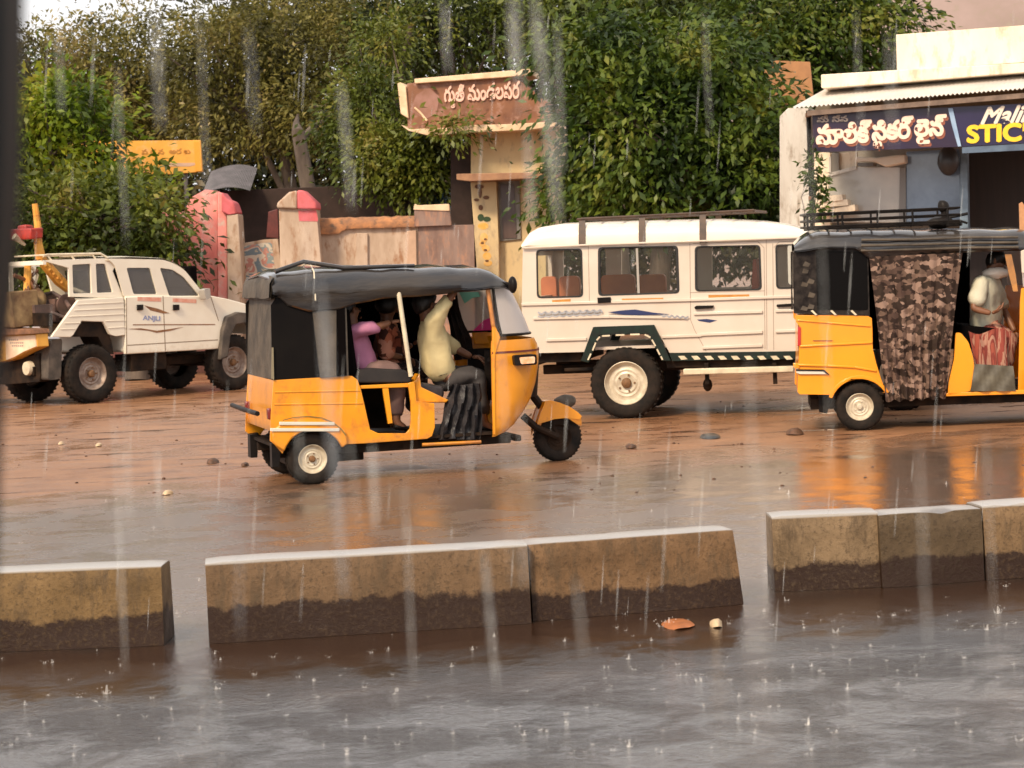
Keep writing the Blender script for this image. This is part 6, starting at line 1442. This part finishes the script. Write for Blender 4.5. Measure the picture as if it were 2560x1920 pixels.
# load bed with its canopy frame
bed = PK.P([(328, 1002), (500, 765), (790, 748), (800, 990), (742, 998), (700, 985), (660, 905), (522, 900), (470, 988), (450, 1004)])
o = MB(); o.poly(bed, .0, .05); o.poly(bed, WP-.05, WP); zfl = PK(500, 880)[1]; o.box((bed[1][0], .05, zfl), (bed[2][0], WP-.05, zfl+.03)); bd_ = o.build('load_bed', WHITE2, pk, bevel=.008)
o = MB()
for pts in ([(492, 795), (792, 780)], [(470, 832), (794, 818)], [(440, 872), (796, 856)], [(410, 915), (515, 912)], [(385, 952), (480, 950)], [(672, 900), (798, 896)], [(690, 945), (798, 938)]): strip(PK, pts, .014, 0, o, .007)
o.build('pressed_ribs', WHITE2, bd_, bevel=.004)
fr_ = [(285, 512), (700, 500), (750, 540), (828, 742), (560, 752), (455, 722), (450, 560)]
frp = PK.P([(282, 512), (705, 498), (750, 530), (832, 748), (770, 752), (460, 745), (455, 560)])
h3 = [fillet(PK.P([(478, 540), (594, 534), (602, 722), (484, 724)]), .02), fillet(PK.P([(628, 534), (688, 534), (738, 716), (636, 720)]), .02)]
o = MB(); o.poly(frp, .06, .10, h3); o.poly(frp, WP-.10, WP-.06, h3)
a = PK(290, 512); b = PK(700, 500); o.box((a[0], .06, a[1]-.06), (a[0]+.05, WP-.06, a[1])); o.build('canopy_frame', WHITE2, pk, bevel=.008)
o = MB(); o.poly([PK(745, 560), PK(820, 740), PK(800, 742), PK(735, 580)], .05, .058); o.build('cab_gap', DARK, up_)
o = MB(); 
for l in h3: o.poly(l, .09, .095)
o.build('canopy_glass', PG, pk)
o = MB()
for y in (.10, WP*.55):
    p = PK.P([(275, 485), (300, 478), (640, 470), (700, 505)], y); o.tube([(q[0], y, q[1]) for q in p], .018, 6)
for px in (300, 450, 590): a = PK(px, 478, .1); b = PK(px+25, 512, .1); o.tube([(a[0], .10, a[1]), (b[0], .09, b[1])], .014, 6); o.tube([(a[0], .10, a[1]), (a[0], WP*.55, a[1])], .012, 6)
o.build('roof_rack', CREAM, pk)
# doors, handles, marks
o = MB()
for pts in ([(1040, 740), (1055, 1090)], [(1345, 745), (1395, 900)], [(806, 752), (808, 1110)], [(812, 1055), (1392, 1020)]): strip(PK, pts, .012, 0, o, .002)
o.build('door_seams', mat('seam_brown', (.22, .15, .09), rough=.8), pb)
for x in (890, 1120):
    o = MB(); o.poly(PK.P([(x-18, 796), (x+18, 795), (x+18, 830), (x-18, 832)]), -.03, 0); o.build('door_handle', BLACK, pk, bevel=.004)
o = MB(); strip(PK, [(878, 758), (1028, 764)], .055, 0, o, .003); strip(PK, [(1102, 766), (1252, 774)], .055, 0, o, .003); o.build('red_stripes', mat('stripe_red', (.62, .22, .14), (.7, .4, .3), sc=10, rough=.5), pb)
o = MB(); o.poly(PK.P([(920, 800), (1010, 822), (1082, 850), (1040, 852), (960, 832)]), -.003, 0); o.poly(PK.P([(815, 950), (900, 946), (1000, 962), (1090, 950), (1170, 938), (1090, 962), (1000, 976), (950, 962)]), -.003, 0); strip(PK, [(848, 924), (1372, 922)], .014, 0, o, .003); o.build('brown_swoosh', mat('swoosh_brown', (.14, .05, .02), (.3, .14, .05), sc=9, rough=.5), pb)
T = "ANJLI"; o = MB()
def mp2(tl, tr, bl, br, w_):
    TL, TR, BL, BR = (Vector(PK(*q)) for q in (tl, tr, bl, br))
    return lambda p: tuple(BL.lerp(BR, p[0]/w_).lerp(TL.lerp(TR, p[0]/w_), p[1]/.7))
letters(o, T, mp2((912, 865), (1020, 869), (912, 893), (1020, 897), width(T)), bold=.03, y=-.003, depth=.003); o.build('lettering', mat('letter_blue', (.24, .27, .42), rough=.5), pb, smooth=None)
# flares and wheels
MUDD = mat('mud_grey_trim', (.11, .085, .065), (.05, .04, .032), sc=7, rough=.8)
o = MB(); o.poly(PK.P([(1388, 1150), (1405, 960), (1430, 872), (1500, 842), (1570, 850), (1625, 905), (1650, 1000), (1600, 990), (1560, 912), (1490, 925), (1455, 1000), (1440, 1130)]), -.07, .02); o.build('wheel_flare', MUDD, pk, bevel=.02)
o = MB(); o.poly(PK.P([(1560, 935), (1615, 985), (1612, 1000), (1565, 960)]), -.075, -.05); o.build('fog_lamp', CREAM, pk)
wheel(pk, (cr_[0], .12, rp), rp, .25, .225, RIMG, RUST, -1); wheel(pk, (cr_[0], WP-.12, rp), rp, .25, .225, RIMG, RUST, 1)
wheel(pk, (cfp[0], .12, rp), rp, .25, .225, RIMG, RUST, -1); wheel(pk, (cfp[0], WP-.12, rp), rp, .25, .225, RIMG, RUST, 1)
o = MB(); a = PK(500, 1100); b = PK(1550, 1100); zc_ = .42; o.box((a[0]-.5, .35, zc_), (b[0]+.3, .47, zc_+.12)); o.box((a[0]-.5, WP-.47, zc_), (b[0]+.3, WP-.35, zc_+.12)); o.box((cr_[0]-.05, .1, rp-.05), (cr_[0]+.05, WP-.1, rp+.05)); o.box((cfp[0]-.05, .1, rp-.05), (cfp[0]+.05, WP-.1, rp+.05)); o.box((cr_[0]+.7, .1, .38), (cr_[0]+1.3, .5, .62)); o.build('chassis', CHASS, pk, bevel=.01)
o = MB(); o.poly(PK.P([(470, 1000), (520, 905), (660, 905), (720, 1010), (740, 1110), (700, 1115), (640, 1000), (540, 1000)]), .05, .5); o.build('wheel_house', CHASS, pk)
o = MB(); a, b = PK(375, 1030), PK(430, 1290); o.poly(fillet(PK.P([(330, 1150), (345, 1020), (420, 1010), (410, 1270), (330, 1280)]), .05), .08, .45); o.build('side_tank', MUDD, pk, bevel=.03)
o = MB(); a = PK(1320, 690, -.12); o.poly(fillet(PK.P([(1285, 700), (1325, 690), (1330, 750), (1300, 765)], -.1), .02), -.16, -.02); o.build('mirror', mat('mirror_grey', (.35, .32, .28), rough=.4), pk, bevel=.01)
# crane
OY = mat('crane_orange', (.62, .24, .03), (.70, .36, .06), sc=6, rough=.6, c3=(.16, .05, .02), sc3=9)
d8 = lambda pts: [((x*.3133)/.3917, (500+y*.3133-450)/.3917) for x, y in pts]
def Q(x, y, off): (u, v), = d8([(x, y)]); p = PK(u, v, off); return Vector((p[0], off, p[1]))
M_ = WP*.45
o = MB(); o.tube([Q(222, 505, M_), Q(218, 700, M_), Q(220, 830, M_), Q(225, 960, M_)], [.05, .055, .06, .07], 8)
o.tube([Q(200, 640, M_), Q(245, 700, M_), Q(195, 760, M_), Q(250, 820, M_), Q(200, 880, M_)], .035, 6); cm = o.build('crane_mast', OY, pk)
o = MB(); o.tube([Q(278, 30, M_), Q(300, 200, M_), Q(305, 350, M_), Q(325, 470, M_)], [.04, .05, .06, .075], 8); o.tube([Q(325, 470, M_), Q(400, 560, M_), Q(470, 640, M_), Q(545, 705, M_)], [.075, .08, .085, .07], 8)
for k in range(6): o.tube([Q(330+32*k, 485+34*k, M_-.09), Q(350+32*k, 480+34*k, M_+.09)], .02, 5)
o.build('crane_boom', OY, cm)
o = MB(); o.tube([Q(255, 540, M_), Q(300, 600, M_), Q(262, 740, M_)], .02, 6); o.tube([Q(560, 700, M_), Q(640, 730, .4), Q(700, 760, .1)], .03, 6); o.build('crane_stay', CREAM, cm)
o = MB(); a = Q(205, 262, M_); o.box(tuple(a-Vector((.10, .28, .09))), tuple(a+Vector((.10, .28, .06)))); o.box(tuple(a-Vector((.07, .10, .02))), tuple(a+Vector((.07, .10, .11)))); o.jitter(.02, 6, 2); o.build('beacon', mat('beacon_red', (.42, .03, .015), (.2, .015, .01), sc=9, rough=.4), cm, bevel=.02, smooth=40)
o = MB()
for k in range(7): o.tube([Q(120+28*k, 960-6*k, M_+.1*(k % 3)), Q(150+30*k, 840-16*k, M_-.1*(k % 2)), Q(215, 700-20*k, M_)], .022, 5)
o.tube([Q(110, 600, M_), Q(215, 640, M_), Q(300, 560, M_)], .03, 6); o.build('crane_brace', mat('brace_rust', (.22, .08, .025), (.06, .03, .02), sc=9, rough=.7), cm)
o = MB(); o.tube([Q(110, 290, M_), Q(200, 358, M_)], [.05, .02], 6); o.build('beacon_arm', CREAM, cm)
o = MB(); o.box(tuple(Q(120, 860, M_)-Vector((.25, .3, .25))), tuple(Q(120, 860, M_)+Vector((.2, .3, .22)))); o.ball(tuple(Q(275, 790, M_)), .16, 10, 8); o.jitter(.04, 4, 2); o.build('winch', mat('winch_cream', (.30, .20, .09), (.12, .06, .025), sc=5, rough=.7), cm, bevel=.02)
o = MB()
for (x_, y_, y2_, s_, h_) in ((320, 905, .5, .16, .12), (400, 930, .9, .2, .10), (470, 880, .6, .12, .16), (380, 820, 1.0, .10, .14)):
    c_ = Q(x_, y_, y2_); o.box(tuple(c_-Vector((s_, s_*.8, h_))), tuple(c_+Vector((s_, s_*.8, h_))))
c_ = Q(440, 845, .75); o.lathe([(.001, -.3), (.16, -.3), (.16, -.27), (.09, -.26), (.09, .26), (.16, .27), (.16, .3), (.001, .3)], tuple(c_), 18, 'y')
o.tube([Q(330, 760, .8), Q(420, 740, .8), Q(520, 800, .5), Q(560, 860, .2)], .03, 7); o.tube([Q(340, 960, .4), Q(420, 900, .3), Q(520, 940, .2)], .025, 7)
o.build('bed_clutter', mat('clutter_dark', (.045, .032, .028), (.16, .09, .07), sc=3, rough=.7), pk)
tail = empty  # rear beam across the tail
xr_ = bed[0][0]
RFm = Fr(PK.o+PK.d*xr_, math.degrees(PK.h)+90).zoom(0, 450, .3917)
def rear(name, pts, y0, y1, m, parent, bevel=.008, **k):
    o = MB(); o.poly(RFm.P(d8(pts), 0), y0, y1); q = o.build(name, m, parent, bevel=bevel); q.location = (xr_, 0, 0); q.rotation_euler = (0, 0, math.pi/2); return q
bm_ = rear('rear_beam', [(-300, 1300), (-300, 1110), (80, 1068), (392, 1062), (402, 1165), (300, 1210), (200, 1265), (80, 1292)], .02, .2, mat('beam_yellow', (.70, .36, .05), (.6, .28, .04), sc=5, rough=.5), pk)
rear('beam_plate', [(155, 1270), (150, 1085), (385, 1070), (398, 1160), (300, 1200), (220, 1245)], .2, .215, mat('plate_cream', (.80, .62, .44), (.7, .45, .3), sc=6, rough=.5), bm_, 0).location = (0, 0, 0)
for q in bm_.children: q.rotation_euler = (0, 0, 0)
o = MB()
for (x_, y_, l_) in ((180, 1105, 95), (190, 1128, 120), (205, 1152, 110)): 
    for k in range(int(l_/16)): o.poly(RFm.P(d8([(x_+16*k, y_), (x_+16*k+10, y_-2), (x_+16*k+9, y_+10), (x_+16*k+2, y_+11)]), 0), .216, .219)
o.build('faded_writing', mat('writing_grey', (.25, .2, .2), rough=.7), bm_)
q = rear('tail_deck', [(-300, 1085), (-300, 1030), (90, 1010), (390, 1025), (400, 1060), (80, 1075)], .0, .3, mat('deck_rust', (.25, .11, .05), (.08, .04, .025), sc=7, rough=.8), pk)
q = rear('tail_guard', [(-300, 1480), (-300, 1300), (90, 1300), (330, 1220), (345, 1400), (340, 1450), (100, 1470)], -.1, .05, CHASS, pk)
lo = MB(); a = RFm(*d8([(272, 1340)])[0]); lo.lathe([(.001, .14), (.09, .13), (.10, .09), (.10, .02), (.001, .02)], (a[0], 0, a[1]), 16, 'y'); q = lo.build('tail_lamp', CREAM, pk); q.location = (xr_, 0, 0); q.rotation_euler = (0, 0, math.pi/2)
rear('tail_gate', [(-300, 1010), (-300, 900), (390, 900), (400, 1010)], -.05, .0, CHASS, pk)
